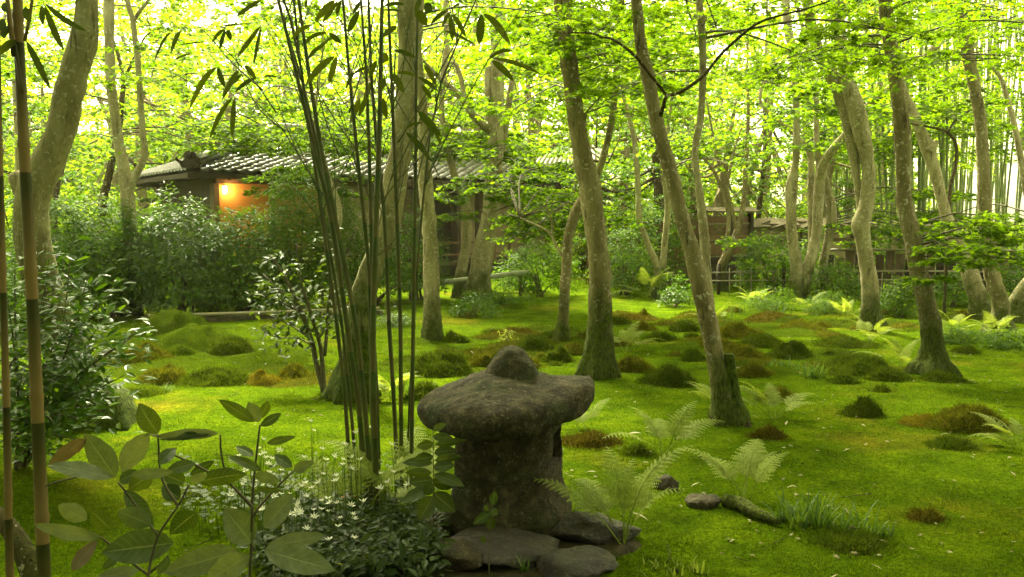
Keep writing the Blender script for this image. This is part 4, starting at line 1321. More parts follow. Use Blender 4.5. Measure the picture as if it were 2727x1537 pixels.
bush('leafy_shrub', 'rounded green shrub between the twin-trunked and rooted maples', 2395, 842, 120, 105, 1600, .06, 'shrub', seed=19)
bush('leafy_shrub', 'dark shrub behind the leaning maple with the sawn stub', 2540, 815, 140, 105, 1600, .06, 'evergreen', seed=20)
bush('leafy_shrub', 'greyish shrub near the right edge behind the tall brown maple', 2700, 812, 120, 120, 1400, .06, 'evergreen', Y=14.8, seed=21)
bush('ground_plant', 'patch of bright leafy plants at the foot of the multi-stemmed maple', 2060, 822, 150, 60, 1500, .07, 'shrub', LANCE, seed=22, shell=.8)
bush('ground_plant', 'patch of light leafy plants left of the twin-trunked maple', 2210, 838, 150, 60, 1500, .07, 'shrub', LANCE, seed=23, shell=.8)
bush('ground_plant', 'leafy low plants under the leaning stub maple at right', 2560, 905, 170, 40, 1300, .045, 'shrub', seed=24, shell=.8)
bush('ground_plant', 'low leafy plants spreading to the right edge of the moss', 2690, 925, 180, 50, 1500, .05, 'shrub', seed=25, shell=.8)
bush('ground_plant', 'low greenery behind the bamboo rail', 1330, 812, 220, 45, 1500, .05, 'shrub', seed=26, shell=.8)
bush('ground_plant', 'thin grassy plants in front of the straight pale maple foot', 1060, 868, 90, 40, 500, .09, 'grass', LANCE, seed=27, shell=.8)
bush('ground_plant', 'bright hosta-like leaves left of the slim curving maple', 1355, 905, 55, 18, 90, .09, 'fern', LANCE, seed=28, shell=.9)
bush('leafy_shrub', 'dark undergrowth below the leaning maple at far left', 60, 880, 260, 200, 2600, .08, 'evergreen', Y=11, seed=29)

# glossy camellia reaching in front of the leaning maple at far left
def leafy_branch_shrub(name, label, base, tips, nper, size, mat, tpl, seed, spread):
    rg = np.random.default_rng(seed)
    t = empty(name, tuple(base))
    tag(t, label, 'shrub')
    lv = MB()
    for tip in tips:
        mid = base * .45 + tip * .55 + np.array([0, 0, .12]) + rg.normal(0, .04, 3)
        mb = MB()
        tube(mb, [base - HZ * .05, base * .8 + mid * .2, mid, tip], [.012, .01, .006, .002], 6, .06)
        mb.build('stem', M['twig'], t)
        C = catmull(np.array([base, mid, tip]), .02)
        f = rg.uniform(.35, 1.0, nper)
        j = (f * (len(C) - 1)).astype(int)
        P = C[j] + rg.normal(0, spread, (nper, 3))
        ax = (tip - mid) / np.linalg.norm(tip - mid)
        hd = ax + rg.normal(0, .8, (nper, 3))
        nr = np.stack([rg.normal(0, .4, nper), rg.normal(-.15, .4, nper), np.ones(nper)], 1)
        scatter(lv, tpl, P, nr, hd, rg.uniform(.7, 1.2, nper) * size)
    lv.build('foliage', M[mat], t, False)['kind'] = 'stuff'
    return t
b = gnd(60, 1250)
tips = [at(x_, y_, Y_) for x_, y_, Y_ in [(40, 690, 5.0), (130, 690, 4.9), (190, 660, 5.0), (235, 735, 4.7), (120, 760, 4.8), (20, 800, 4.8), (280, 840, 4.6), (350, 900, 4.6), (200, 850, 4.7), (100, 900, 4.6), (260, 970, 4.6), (180, 1000, 4.5), (60, 1000, 4.5), (240, 1080, 4.5), (140, 1120, 4.5), (30, 1120, 4.4), (370, 880, 4.7), (300, 770, 4.9), (330, 1000, 4.7)]]
leafy_branch_shrub('camellia_shrub', 'glossy-leaved camellia sprawling in front of the leaning maple at left', b, tips, 105, .078, 'gloss', OVAL, 31, .075)
b = gnd(40, 1255)
tips = [at(x_, y_, Y_) for x_, y_, Y_ in [(60, 1090, 4.2), (150, 1130, 4.2), (210, 1170, 4.3), (100, 1190, 4.1), (20, 1180, 4.1), (260, 1130, 4.4)]]
leafy_branch_shrub('low_shrub', 'low shrub of pale-edged leaves at the mossy foot of the leaning maple', b, tips, 55, .05, 'shrub', OVAL, 32, .06)

# thin shrub beside the bamboo clump
b = gnd(864, 1046)
sh = empty('twiggy_shrub', tuple(b))
tag(sh, 'twiggy three-stemmed shrub with drooping leaves left of the bamboo clump', 'shrub')
Y_ = b[1]
lv = MB()
for pts in ([(864, 1050, 16), (841, 962, 15), (830, 907, 13), (799, 824, 11), (760, 740, 7), (720, 680, 4)], [(862, 1046, 16), (857, 948, 12), (846, 893, 11), (824, 824, 9), (800, 740, 6), (790, 650, 4)],
            [(864, 948, 11), (871, 876, 9), (873, 824, 8), (880, 740, 5), (860, 640, 4)], [(832, 920, 5), (790, 900, 4), (740, 900, 3), (700, 880, 2)], [(800, 830, 5), (740, 800, 4), (690, 780, 3)], [(805, 840, 5), (760, 790, 4), (700, 730, 3)], [(832, 905, 5), (780, 870, 4), (720, 840, 3)], [(850, 900, 5), (880, 860, 4), (905, 800, 3)]):
    A = np.array([(*at(x_, y_, Y_ + .1 * math.sin(i_)), .5 * w_ * Y_ / FPX) for i_, (x_, y_, w_) in enumerate(pts)])
    mb = MB()
    tube(mb, A[:, :3], A[:, 3], 7, .06)
    mb.build('stem', M['twig'], sh)
    C = catmull(A[:, :3], .02)
    C = C[len(C) // 3:]
    nn = 75
    P = C[rng.integers(0, len(C), nn)] + rng.normal(0, .085, (nn, 3))
    scatter(lv, OVAL, P, np.stack([rng.normal(0, .5, nn), rng.normal(-.2, .5, nn), np.ones(nn)], 1), rng.normal(0, 1, (nn, 3)) + np.array([-.3, 0, -.7]), rng.uniform(.05, .095, nn))
lv.build('foliage', M['shrub_dark'], sh, False)['kind'] = 'stuff'

bush('camellia_bush', 'dark camellia hiding the house wall behind the straight pale maple', 1110, 815, 170, 250, 3000, .08, 'evergreen', Y=15.6, seed=33)
bush('leafy_shrub', 'green shrub covering the garden wall behind the multi-stemmed maple', 2140, 790, 190, 150, 2200, .085, 'shrub', Y=17.6, seed=34)
bush('leafy_shrub', 'green shrub before the garden wall right of the twin-trunked maple', 2370, 790, 200, 140, 2200, .085, 'shrub', Y=17.4, seed=35)
G4 = 'pale green undergrowth beyond the garden wall'
for px, Y_, w, h in [(1600, 24, 330, 130), (1760, 25, 330, 150), (1900, 24, 260, 140), (2030, 24.5, 300, 150), (2180, 25, 300, 140), (2320, 24, 280, 120), (2450, 25, 280, 110)]:
    bush('undergrowth_shrub', 'pale green shrub beyond the garden wall', px, 700, w, h + 60, 2200, .13, 'maple_far', Y=Y_, seed=int(px), group=G4, shell=.6)

# ------------------------------------------------------------------ moss cushions
rng = np.random.default_rng(41)
def mound(label, x, y, hw, h, kind, group=None, name='moss_cushion', asp=.72, dens=1.0):
    if 'lantern' not in label and x < 700: hw *= 1.12
    px, py = D(x, y)
    b = gnd(px, py)
    rx = hw * 1.22 * K * b[1] / FPX
    ry = rx * asp
    rz = max(.06, h * K * b[1] / FPX * 1.5)
    b = b + np.array([0, ry * .62, 0])
    b[2] = hgt(b[0], b[1])
    t = empty(name, tuple(b))
    tag(t, label, 'moss', group)
    sd = x * 13.1 + y
    nr_, na = 8, 22
    V, Q = [], []
    for i_ in range(nr_ + 1):
        f = i_ / nr_
        for j in range(na):
            a_ = j * 2 * math.pi / na
            V.append((math.cos(a_) * f, math.sin(a_) * f, f))
    V = np.array(V)
    def surf(cx, cy):
        rad = np.hypot(cx, cy)
        q = np.stack([cx * 1.9 + sd, cy * 1.9, cx * 0], -1)
        edge = .95 + .34 * fbm(np.stack([np.arctan2(cy, cx) * .9 + sd, rad * 0, rad * 0], -1), 2)
        z = np.clip(1 - (rad / edge) ** 2, 0, 1) ** 1.35 - .06 * np.clip(rad / edge - .8, 0, 1)
        return rz * (z * (.80 + .5 * fbm(q, 2)) + .22 * fbm(q * 3, 2) * np.clip(1.2 - rad, 0, 1)) - .012
    wx, wy = V[:, 0] * rx, V[:, 1] * ry
    gz = height(wx + b[0], wy + b[1])
    W = np.stack([wx + b[0], wy + b[1], np.maximum(gz - .03, gz + surf(V[:, 0], V[:, 1]))], 1)
    W[V[:, 2] >= .999, 2] = gz[V[:, 2] >= .999] - .05
    for i_ in range(nr_):
        for j in range(na):
            j2 = (j + 1) % na
            Q.append([i_ * na + j, i_ * na + j2, (i_ + 1) * na + j2, (i_ + 1) * na + j])
    MB().add(W, None, Q).build('cushion', M['cush_' + kind], t)
    n_ = int(min(5200, max(300, 4600 * dens * (rx * ry) / .12 * min(1.6, (8 / b[1]) ** 1.2))))
    a_ = rng.uniform(0, 2 * math.pi, n_)
    r_2 = np.sqrt(rng.uniform(0, 1.12, n_))
    cx, cy = r_2 * np.cos(a_), r_2 * np.sin(a_)
    wx, wy = cx * rx + b[0], cy * ry + b[1]
    gz = height(wx, wy)
    s_ = surf(cx, cy)
    P = np.stack([wx, wy, np.maximum(gz, gz + s_) - .008], 1)
    out = np.stack([cx, cy, np.full(n_, .9)], 1) + rng.normal(0, .33, (n_, 3))
    ln = rng.uniform(.022, .05, n_) * (1 if kind in 'gob' else .75)
    edge_ = r_2 + rng.normal(0, .12, n_) > .86
    for sel, mt in ((~edge_, 'moss_' + kind), (edge_, 'blade')):
        if sel.sum() < 4: continue
        mb = MB()
        scatter(mb, (SPIKE[0] * np.array([1, .55 + .05 * b[1], 1]), SPIKE[1]), P[sel], out[sel], rand_dirs(int(sel.sum()), rng), ln[sel] * (1 if mt != 'blade' else .7))
        mb.build('shoots', M[mt], t, False)['kind'] = 'stuff'

MO = [
 ('tallest green moss hummock beside the edging pole at left', 415, 852, 100, 68, 'l'),
 ('broad green moss hummock, widest of the left group', 470, 885, 125, 56, 'l'),
 ('round dark green moss dome at the right end of the left group', 572, 893, 56, 42, 'g'),
 ('brownish moss tuft at the left front of the left moss group', 352, 910, 62, 34, 'o'),
 ('small green moss knob between the dome and the brown tuft at left', 440, 900, 46, 24, 'l'),
 ('olive moss bank against the left camellia', 285, 920, 75, 30, 'o'),
 ('long low moss ridge crossing the bright lawn at left', 650, 920, 100, 18, 'l'),
 ('moss cushion with a rusty brown top at left front', 400, 968, 62, 36, 'o'),
 ('dark moss bank left of the golden moss tuft', 520, 975, 85, 34, 'g'),
 ('golden-orange moss tuft at the left edge of the twiggy shrub lawn', 657, 972, 46, 30, 'y'),
 ('olive moss bank right of the golden moss tuft', 742, 960, 60, 28, 'o'),
 ('greyish grassy moss patch near the left trunk', 330, 1003, 72, 22, 'l'),
 ('largest dark moss cushion, left behind the lantern', 1110, 950, 82, 55, 'g'),
 ('olive moss crown peeking behind the largest dark cushion', 1120, 903, 46, 24, 'o'),
 ('small round moss cushion at the foot of the straight pale maple', 1146, 862, 36, 22, 'g'),
 ('brown-green moss hummock left of the lantern top', 1218, 935, 58, 38, 'o'),
 ('brown-green moss hummock right behind the lantern top', 1312, 930, 55, 34, 'o'),
 ('dark moss cushion just left of the slim curving maple', 1345, 888, 52, 32, 'g'),
 ('flat olive moss patch behind the lantern', 1265, 886, 48, 18, 'o'),
 ('dark moss cushion between lantern top and centre trunk', 1406, 914, 42, 32, 'g'),
 ('small olive moss tuft touching the centre trunk on its left', 1448, 895, 34, 22, 'o'),
 ('thin brown moss strip left of the slim curving maple', 1290, 845, 62, 14, 'b'),
 ('brownish moss strip right of the slim curving maple foot', 1478, 862, 36, 16, 'o'),
 ('small moss knob right of the centre trunk, far back', 1558, 815, 36, 16, 'g'),
 ('dark thick moss cushion alone on the lawn between the two leaning trunks', 1690, 972, 70, 42, 'g'),
 ('brown moss mat at the right foot of the centre trunk', 1598, 940, 54, 28, 'o'),
 ('dark oval moss cushion behind the lone thick cushion', 1668, 863, 42, 22, 'g'),
 ('olive moss knob beyond the oval cushion', 1618, 834, 38, 18, 'o'),
 ('little brown moss tuft between centre trunk and fern', 1553, 876, 30, 14, 'b'),
 ('flat brown moss band far back at centre right', 1600, 803, 62, 11, 'b'),
 ('olive moss cushion left behind the leaning brown maple', 1748, 806, 52, 20, 'o'),
 ('dark moss knob left of the leaning brown maple', 1728, 835, 40, 22, 'g'),
 ('moss tuft hugging the leaning brown maple on its left', 1745, 915, 34, 26, 'l'),
 ('brown-topped moss bank right of the leaning brown maple', 1860, 855, 72, 26, 'o'),
 ('far brown moss strip by the bright leafy plants', 1950, 806, 64, 15, 'b'),
 ('olive moss bank in the middle of the right cluster', 1872, 912, 72, 30, 'o'),
 ('dark moss dome at the right end of the right cluster', 1995, 905, 58, 30, 'g'),
 ('brown moss cushion at the front of the right cluster', 1900, 948, 52, 28, 'o'),
 ('olive moss swell behind the sawn stump', 1825, 888, 62, 24, 'o'),
 ('dark moss swell inside the right cluster', 1925, 878, 62, 20, 'g'),
 ('long dark moss bank in front of the twin-trunked maple', 2140, 876, 84, 22, 'g'),
 ('olive moss swell between the right cluster and the twin-trunked maple', 2020, 838, 72, 17, 'o'),
 ('wide dark moss bank left of the rooted maple', 2180, 948, 104, 40, 'g'),
 ('small dark moss pad in front of the wide bank', 2130, 966, 38, 14, 'g'),
 ('dark moss bank touching the roots of the rooted maple', 2245, 960, 62, 25, 'g'),
 ('moss mat at the right side of the rooted maple', 2385, 960, 58, 18, 'g'),
 ('tiny moss pad alone below the wide bank', 2225, 985, 27, 14, 'g'),
 ('solitary round dark moss tuft on the open right lawn', 2180, 1048, 50, 36, 'g'),
 ('large olive moss bank at the right edge', 2460, 1085, 105, 44, 'o'),
 ('dark moss lump in front of the right edge bank', 2415, 1130, 60, 24, 'g'),
 ('yellowish moss swell left of the right edge bank', 2335, 1072, 54, 24, 'y'),
 ('brown moss cushion behind the leaning ferns at right', 1972, 1004, 46, 28, 'o'),
 ('brown moss cushion at the roots of the right fern clump', 1940, 1108, 46, 24, 'b'),
 ('reddish-brown moss strip at the right shoulder of the lantern', 1487, 1130, 76, 22, 'b'),
 ('small dark moss strip beside the upright fern', 1605, 1150, 46, 18, 'g'),
 ('dark moss pad right of the tall brown maple', 2440, 885, 36, 13, 'g'),
 ('long dark moss ridge in front of the grass tufts', 2165, 1378, 105, 18, 'g'),
 ('brownish bare moss scar on the right lawn', 2345, 1305, 48, 8, 'b'),
 ('mossy bank under the ferns right of the bamboo clump', 1070, 1005, 52, 34, 'g'),
 ('mossy swell at the foot of the maple behind the bamboo', 850, 1010, 60, 22, 'l'),
]
for a_ in MO:
    mound(*a_)
# soft far cushions nobody can tell apart
for k in range(64):
    x_, y_ = (rng.uniform(1050, 2550), rng.uniform(778, 840)) if k < 28 else (rng.uniform(1700, 2150), rng.uniform(800, 915)) if k < 50 else (rng.uniform(1180, 1500), rng.uniform(840, 925))
    mound('small far moss hummock among many on the back lawn', x_, y_, rng.uniform(20, 55), rng.uniform(8, 16), rng.choice(['g', 'o', 'l', 'o']), 'small far moss hummocks', dens=.5)

for k in range(34):
    x_, y_ = [(rng.uniform(1700, 2300), rng.uniform(805, 965)), (rng.uniform(1020, 1480), rng.uniform(850, 950)), (rng.uniform(280, 760), rng.uniform(860, 985))][k % 3]
    mound('wide low swell of soft moss joining the cushions', x_, y_, rng.uniform(80, 140), rng.uniform(6, 11), rng.choice(['l', 'o', 'l', 'g']), 'low moss swells', name='moss_swell', dens=.22)

# ------------------------------------------------------------------ stone lantern
LB = gnd(1345, 1452)
LY = LB[1] + .05
def lpt(px, py, dy=0.0):
    return at(px, py, LY + dy)
lan = empty('stone_lantern', tuple(LB))
tag(lan, 'squat weathered stone lantern with rounded cap in the foreground', 'lantern')
def rockify(V, amp, fr, seed):
    n1 = np.stack([fbm(V * fr + seed, 4), fbm(V * fr + seed + 31, 4), fbm(V * fr + seed + 57, 4)], -1)
    n2 = np.stack([fbm(V * fr * 6 + seed, 3), fbm(V * fr * 6 + seed + 31, 3), fbm(V * fr * 6 + seed + 57, 3)], -1)
    return V + n1 * amp + n2 * amp * .32
def lathe_sq(c, prof, yaw, expo, nseg=56, amp=.012, fr=7.0, seed=0.0, asp=1.0, warp=None):
    # prof: list of (radius, z); cross-section is a rounded square of the given exponent
    P_ = catmull(np.array([(r__, z__, 0.0) for r__, z__ in prof]), .012)
    a_ = np.arange(nseg) * 2 * math.pi / nseg
    k_ = (np.abs(np.cos(a_)) ** expo + np.abs(np.sin(a_)) ** expo) ** (-1 / expo)
    ca, sa = np.cos(a_) * k_, np.sin(a_) * k_ * asp
    X = np.outer(P_[:, 0], ca)
    Yv = np.outer(P_[:, 0], sa)
    Z = np.repeat(P_[:, 1:2], nseg, 1)
    cy_, sy_ = math.cos(yaw), math.sin(yaw)
    Vv = np.stack([X * cy_ - Yv * sy_, X * sy_ + Yv * cy_, Z], -1).reshape(-1, 3)
    if warp is not None: Vv = warp(Vv)
    Vv = rockify(Vv, amp, fr, seed) + c
    n_ = len(P_)
    i_ = np.arange(n_ - 1)[:, None] * nseg
    j_ = np.arange(nseg)[None]
    j2 = (j_ + 1) % nseg
    Q_ = np.stack([i_ + j_, i_ + j2, i_ + nseg + j2, i_ + nseg + j_], -1).reshape(-1, 4)
    Vv = np.vstack([Vv, Vv[:nseg].mean(0), Vv[-nseg:].mean(0)])
    jj = np.arange(nseg)
    T_ = np.vstack([np.stack([np.full(nseg, n_ * nseg), (jj + 1) % nseg, jj], 1), np.stack([np.full(nseg, n_ * nseg + 1), (n_ - 1) * nseg + jj, (n_ - 1) * nseg + (jj + 1) % nseg], 1)])
    return Vv, T_, Q_
MPP = LY / FPX
zt = lambda py: lpt(1345, py)[2]
bodyc = lpt(1358, 1300)
z_bot, z_top = zt(1462), zt(1150)
H_ = z_top - z_bot
bc = np.array([bodyc[0] - .005, LY + .22, z_bot])
body = lathe_sq(bc, [(.02, 0), (.24, .0), (.278, .03), (.288, .10), (.272, .17), (.245, .23), (.238, H_ * .6), (.238, H_ * .9), (.235, H_ + .04), (.02, H_ + .05)], math.radians(-13), 4.5, 110, .020, 6.0, 2.0)
mb = MB()
mb.add(*body)
me = mb.data('light_chamber', M['lantern'])
bo = link('light_chamber', me, lan)
# the window cut right through the right-hand face
wc = np.array([bc[0], bc[1], zt(1212)])
ux = np.array([math.cos(math.radians(-13)), math.sin(math.radians(-13)), 0])
uy = np.array([-ux[1], ux[0], 0])
cut = MB()
box(cut, wc + ux * .14, ux * .22, uy * .135, HZ * .092)
box(cut, wc + ux * .14 + uy * .22, ux * .05, uy * .2, HZ * .08)
co = cut.build('cutter', M['lantern'], None, False)
md = bo.modifiers.new('window', 'BOOLEAN')
md.operation = 'DIFFERENCE'
md.solver = 'EXACT'
md.use_self = True
md.object = co
bpy.context.view_layer.update()
ev = bo.evaluated_get(bpy.context.evaluated_depsgraph_get())
nm_ = bpy.data.meshes.new_from_object(ev)
bo.modifiers.clear()
bo.data = nm_
bpy.data.objects.remove(co)
# cap: thick rounded square with an upturned right lip
def capwarp(V_):
    V_ = V_.copy()
    rr = np.hypot(V_[:, 0], V_[:, 1])
    V_[:, 2] += .052 * np.clip(V_[:, 0] / .37, 0, 1.1) ** 2.2 * np.clip(rr / .3, 0, 1)
    V_[:, 2] -= .035 * np.clip(-V_[:, 0] / .37, 0, 1.1) ** 1.6
    return V_
capc = np.array([lpt(1345, 1100)[0] + .0, LY + .22, zt(1152)])
cap = lathe_sq(capc, [(.02, -.01), (.22, -.012), (.30, -.004), (.352, .022), (.374, .075), (.368, .125), (.325, .160), (.24, .19), (.16, .222), (.10, .24), (.02, .245)], math.radians(38), 3.4, 120, .018, 8.0, 9.0, 1.0, capwarp)
MB().add(*cap).build('cap', M['lantern'], lan)
finc = np.array([lpt(1362, 1030)[0], LY + .22, capc[2] + .215])
fin = lathe_sq(finc, [(.02, -.04), (.155, -.045), (.142, -.01), (.126, .03), (.107, .07), (.083, .108), (.05, .142), (.008, .156)], .3, 2.2, 60, .014, 12.0, 4.0)
MB().add(*fin).build('finial', M['lantern'], lan)

# dark bare soil round the lantern foot
c0 = gnd(1370, 1500)
V_, Q_ = [], []
for i_ in range(15):
    for j in range(48):
        a_ = j * 2 * math.pi / 48
        f_ = i_ / 14 * (1 + .16 * math.sin(3 * a_ + 1) + .09 * math.sin(7 * a_))
        V_.append((c0[0] - .06 + .54 * f_ * math.cos(a_), c0[1] + .08 + .42 * f_ * math.sin(a_)))
V_ = np.array(V_)
zz = height(V_[:, 0], V_[:, 1]) + .010 + .010 * fbm(np.stack([V_[:, 0] * 14, V_[:, 1] * 14, V_[:, 0] * 0], -1), 2)
zz[-48:] = height(V_[-48:, 0], V_[-48:, 1]) - .01
for i_ in range(14):
    for j in range(48):
        j2 = (j + 1) % 48
        Q_.append([i_ * 48 + j, i_ * 48 + j2, (i_ + 1) * 48 + j2, (i_ + 1) * 48 + j])
o = MB().add(np.column_stack([V_, zz]), None, Q_).build('bare_soil', M['soil'])
tag(o, 'dark damp soil around the foot of the lantern', 'soil', kind='structure')
# rocks round the lantern
def rock(label, px, py, wpx, hpx, mat='rock', asp=.8, seed=0, Y=None, group=None, name='rock', cat='rock'):
    if Y is None:
        b_ = gnd(px, py)
    else:
        p = at(px, py, Y)
        b_ = np.array([p[0], Y, hgt(p[0], Y)])
    s_ = b_[1] / FPX
    bm_ = __import__('bmesh').new()
    __import__('bmesh').ops.create_icosphere(bm_, subdivisions=4, radius=1)
    V_ = np.array([v_.co[:] for v_ in bm_.verts])
    F_ = np.array([[v_.index for v_ in f_.verts] for f_ in bm_.faces])
    bm_.free()
    rgk = np.random.default_rng(seed + 5)
    for _ in range(9):                      # chip flat facets off the block
        nn_ = rgk.normal(0, 1, 3)
        nn_ /= np.linalg.norm(nn_)
        dd = V_ @ nn_
        V_ = V_ - np.clip(dd - rgk.uniform(.62, .85), 0, 9)[:, None] * nn_
    V_ = V_ * (1 + .22 * fbm(V_ * 1.5 + seed, 3)[:, None] + .07 * fbm(V_ * 5 + seed, 3)[:, None])
    rx = wpx * .5 * s_
    V_ = V_ * np.array([rx, rx * asp, hpx * s_ * .62])
    V_ = rockify(V_, .006, 14, seed) + b_ + np.array([0, rx * asp * .8, hpx * s_ * .25])
    o_ = MB().add(V_, F_).build(name, M[mat])
    tag(o_, label, cat, group)
rock('dark wet boulder under the lantern, centre', 1340, 1525, 330, 62, 'wet_rock', .9, 3)
rock('rounded dark rock under the left corner of the lantern', 1190, 1537, 220, 80, 'rock', .8, 5)
rock('dark sloping wet rock at the right foot of the lantern', 1570, 1472, 270, 85, 'wet_rock', .8, 8)
rock('pale-topped flat rock at the front right of the lantern', 1530, 1550, 270, 70, 'wet_rock', .7, 11)
rock('flat angular rock left of the lantern', 1110, 1442, 130, 55, 'rock', .8, 14)
rock('rock behind the lantern base on the left', 1180, 1425, 120, 60, 'rock', .8, 15)
rock('brown lichen stone on the moss right of the lantern', 1775, 1308, 72, 44, 'rock', .7, 17)
rock('mossy half-buried stone behind the log', 1880, 1362, 100, 46, 'rock', .8, 19)
rock('small pale stone at the foot of the leaning brown maple', 1996, 1140, 20, 16, 'rock', .8, 21)
rock('small pale stone at the foot of the centre trunk', 1568, 1012, 26, 14, 'rock', .8, 22)
mb = MB()
pl = [gnd(1928, 1350), gnd(1975, 1362), gnd(2020, 1382), gnd(2075, 1400)]
tube(mb, [p + HZ * .03 for p in pl], [.034, .04, .03, .016], 12, .03, rough=.3, rfreq=25)
o = mb.build('log', M['bark_warm'])
tag(o, 'short weathered branch lying on the moss right of the lantern', 'log')
mb = MB()
tube(mb, [at(-60, 1330, 2.9), at(20, 1400, 2.9), at(70, 1480, 2.85), at(100, 1600, 2.8), at(110, 1700, 2.8)], [.028, .031, .035, .038, .04], 14, .05, rough=.15, rfreq=12)
o = mb.build('leaning_trunk', M['bark_dark'])
tag(o, 'brown leaning trunk cut by the bottom left corner behind the bamboo poles', 'trunk')

# ------------------------------------------------------------------ ferns
def frond_mesh(seed, n_p=19, L=1.0, arch=.35):
    rg = np.random.default_rng(seed)
    C = [np.zeros(3)]
    for t_ in np.linspace(0, 1, 24)[1:]:
        th = math.radians(80 - (52 + 55 * arch) * t_ ** 2.0)
        C.append(C[-1] + np.array([math.cos(th), .06 * math.sin(t_ * 4 + seed), math.sin(th)]) / 23)
    C = np.array(C) * L
    mb = MB()
    V_, t_, q_ = sweep(C, np.linspace(.0065, .0016, len(C)) * L, 5)
    mb.add(V_, t_, q_)
    stalk = MB()
    T = np.gradient(C, axis=0)
    for k in range(n_p):
        f = .36 + .64 * (k / n_p) ** 1.05
        j = min(len(C) - 2, int(f * (len(C) - 1)))
        p = C[j]
        d = T[j] / np.linalg.norm(T[j])
        ln = L * .21 * (1 - k / n_p) ** .8 * min(1, (k + 1.6) / 3.2) + .014 * L
        for sgn in (-1, 1):
            a = np.array([d[0] * .55, sgn * 1.0, d[2] * .55 - .15]) + rg.normal(0, .05, 3)
            a /= np.linalg.norm(a)
            up = np.cross(a, d) * -sgn
            side = np.cross(up, a)
            side /= np.linalg.norm(side)
            w = ln * .22
            m_ = 8
            V2, T2 = [], []
            for i_ in range(m_):
                s0 = i_ / m_
                ww = w * (1 - s0) ** .7 + .002
                b0, b1 = p + a * ln * s0, p + a * ln * (s0 + 1.0 / m_) - np.array([0, 0, .10 * ln * s0 ** 2])
                b0 = b0 - np.array([0, 0, .10 * ln * max(0, s0 - 1 / m_) ** 2])
                for sg in (-1, 1):
                    i0 = len(V2)
                    V2 += [b0, b1, b0 * .35 + b1 * .65 + side * ww * sg]
                    T2.append([i0, i0 + 1, i0 + 2])
            mb.add(np.array(V2), np.array(T2))
    return mb.data('frond', M['fern'], False)
FROND = [frond_mesh(k, 15 + k, 1.0, .30 + .06 * k) for k in range(4)]
def fern(label, px, py, n_, Lpx, spread=1.0, seed=0, dirs=None, Y=None, group=None):
    rg = np.random.default_rng(seed + 100)
    if Y is None:
        b_ = gnd(px, py)
    else:
        p = at(px, py, Y)
        b_ = np.array([p[0], Y, hgt(p[0], Y)])
    t = empty('fern', tuple(b_))
    tag(t, label, 'fern', group)
    L = Lpx * b_[1] / FPX
    for k in range(n_):
        a_ = (k / n_ * 2 * math.pi + rg.normal(0, .3)) if dirs is None else math.radians(dirs[k % len(dirs)] + rg.normal(0, 8))
        o_ = link('frond', FROND[int(rg.integers(0, 4))], t, (rg.normal(0, .012), rg.normal(0, .012), -.01))
        s_ = L * rg.uniform(.85, 1.25)
        o_.scale = (s_, s_ * rg.uniform(.85, 1.1), s_)
        o_.rotation_euler = (rg.normal(0, .15), rg.uniform(-.05, .62) * (1.7 - .7 * spread), a_)
fern('upright airy fern on the moss between the lantern and the leaning brown maple', 1765, 1222, 5, 215, 1.0, 1, [150, 200, 60, 30, 100, 10])
fern('tall pale fern growing by the log at lower right', 1985, 1345, 7, 240, 1.0, 2, [155, 130, 60, 40, 20, 180, 80, 200])
fern('large feathery fern leaning on the right foot of the lantern', 1655, 1450, 8, 300, .9, 3, [150, 120, 95, 60, 40, 15, 170, 0, -20], Y=3.75)
fern('cluster of pale ferns right of the mossy stump', 2062, 1118, 8, 150, 1.0, 4, [160, 190, 140, 60, 20, 100, 0, 175])
fern('small fern sprouting from the mossy stump', 1905, 1088, 5, 120, .8, 5, [120, 180, 60, 220, 150])
fern('pale fern left of the rooted maple', 2395, 978, 7, 115, .8, 6)
fern('dark spreading fern at the right edge above the moss bank', 2712, 1190, 8, 130, .6, 7, [150, 180, 120, 200, 90, 165, 140, 210])
fern('few thin fern stalks behind the right tip of the lantern cap', 1550, 1158, 5, 120, 1.2, 8, [60, 100, 120, 30, 80])
fern('light fern before the camellia hedge at left', 395, 845, 7, 95, .7, 9)
fern('glossy fern ring at the foot of the twin-trunked maple', 2318, 905, 9, 95, .5, 10)
fern('fern at the foot of the tall brown maple on the right', 2652, 905, 9, 100, .7, 11)
fern('pale fern at the right foot of the centre trunk', 1665, 945, 7, 105, .6, 12, [10, 30, 60, 90, 120, -20, 45])
fern('broad fern beneath the forking thin maple', 1720, 792, 9, 110, .4, 13)
fern('fern spilling right of the straight pale maple', 1040, 1058, 9, 120, .7, 14)
fern('bright fern in the leafy plants by the multi-stemmed maple', 2010, 812, 9, 90, .7, 15)
fern('bright fern left of the twin-trunked maple', 2255, 856, 8, 85, .7, 16)
fern('bright fern behind the multi-stemmed maple foot', 2150, 826, 8, 85, .7, 17)
fern('yellowish fern between the two right-hand maples', 2545, 880, 8, 75, .6, 18)
fern('fern arching over the left side of the lantern cap', 1080, 1380, 6, 300, .9, 19, [20, 150, 100, 60, 175, 5, 130], Y=4.25)
fern('fern spreading left across the bamboo culms', 960, 1330, 6, 280, .5, 20, [160, 190, 20, -10, 120, 40], Y=4.1)
fern('small pale fern at the bottom edge beside the white flowers', 890, 1530, 5, 120, .6, 21, Y=3.4)
fern('low fern left of the leaning brown maple, far back', 1905, 862, 6, 80, .7, 22)

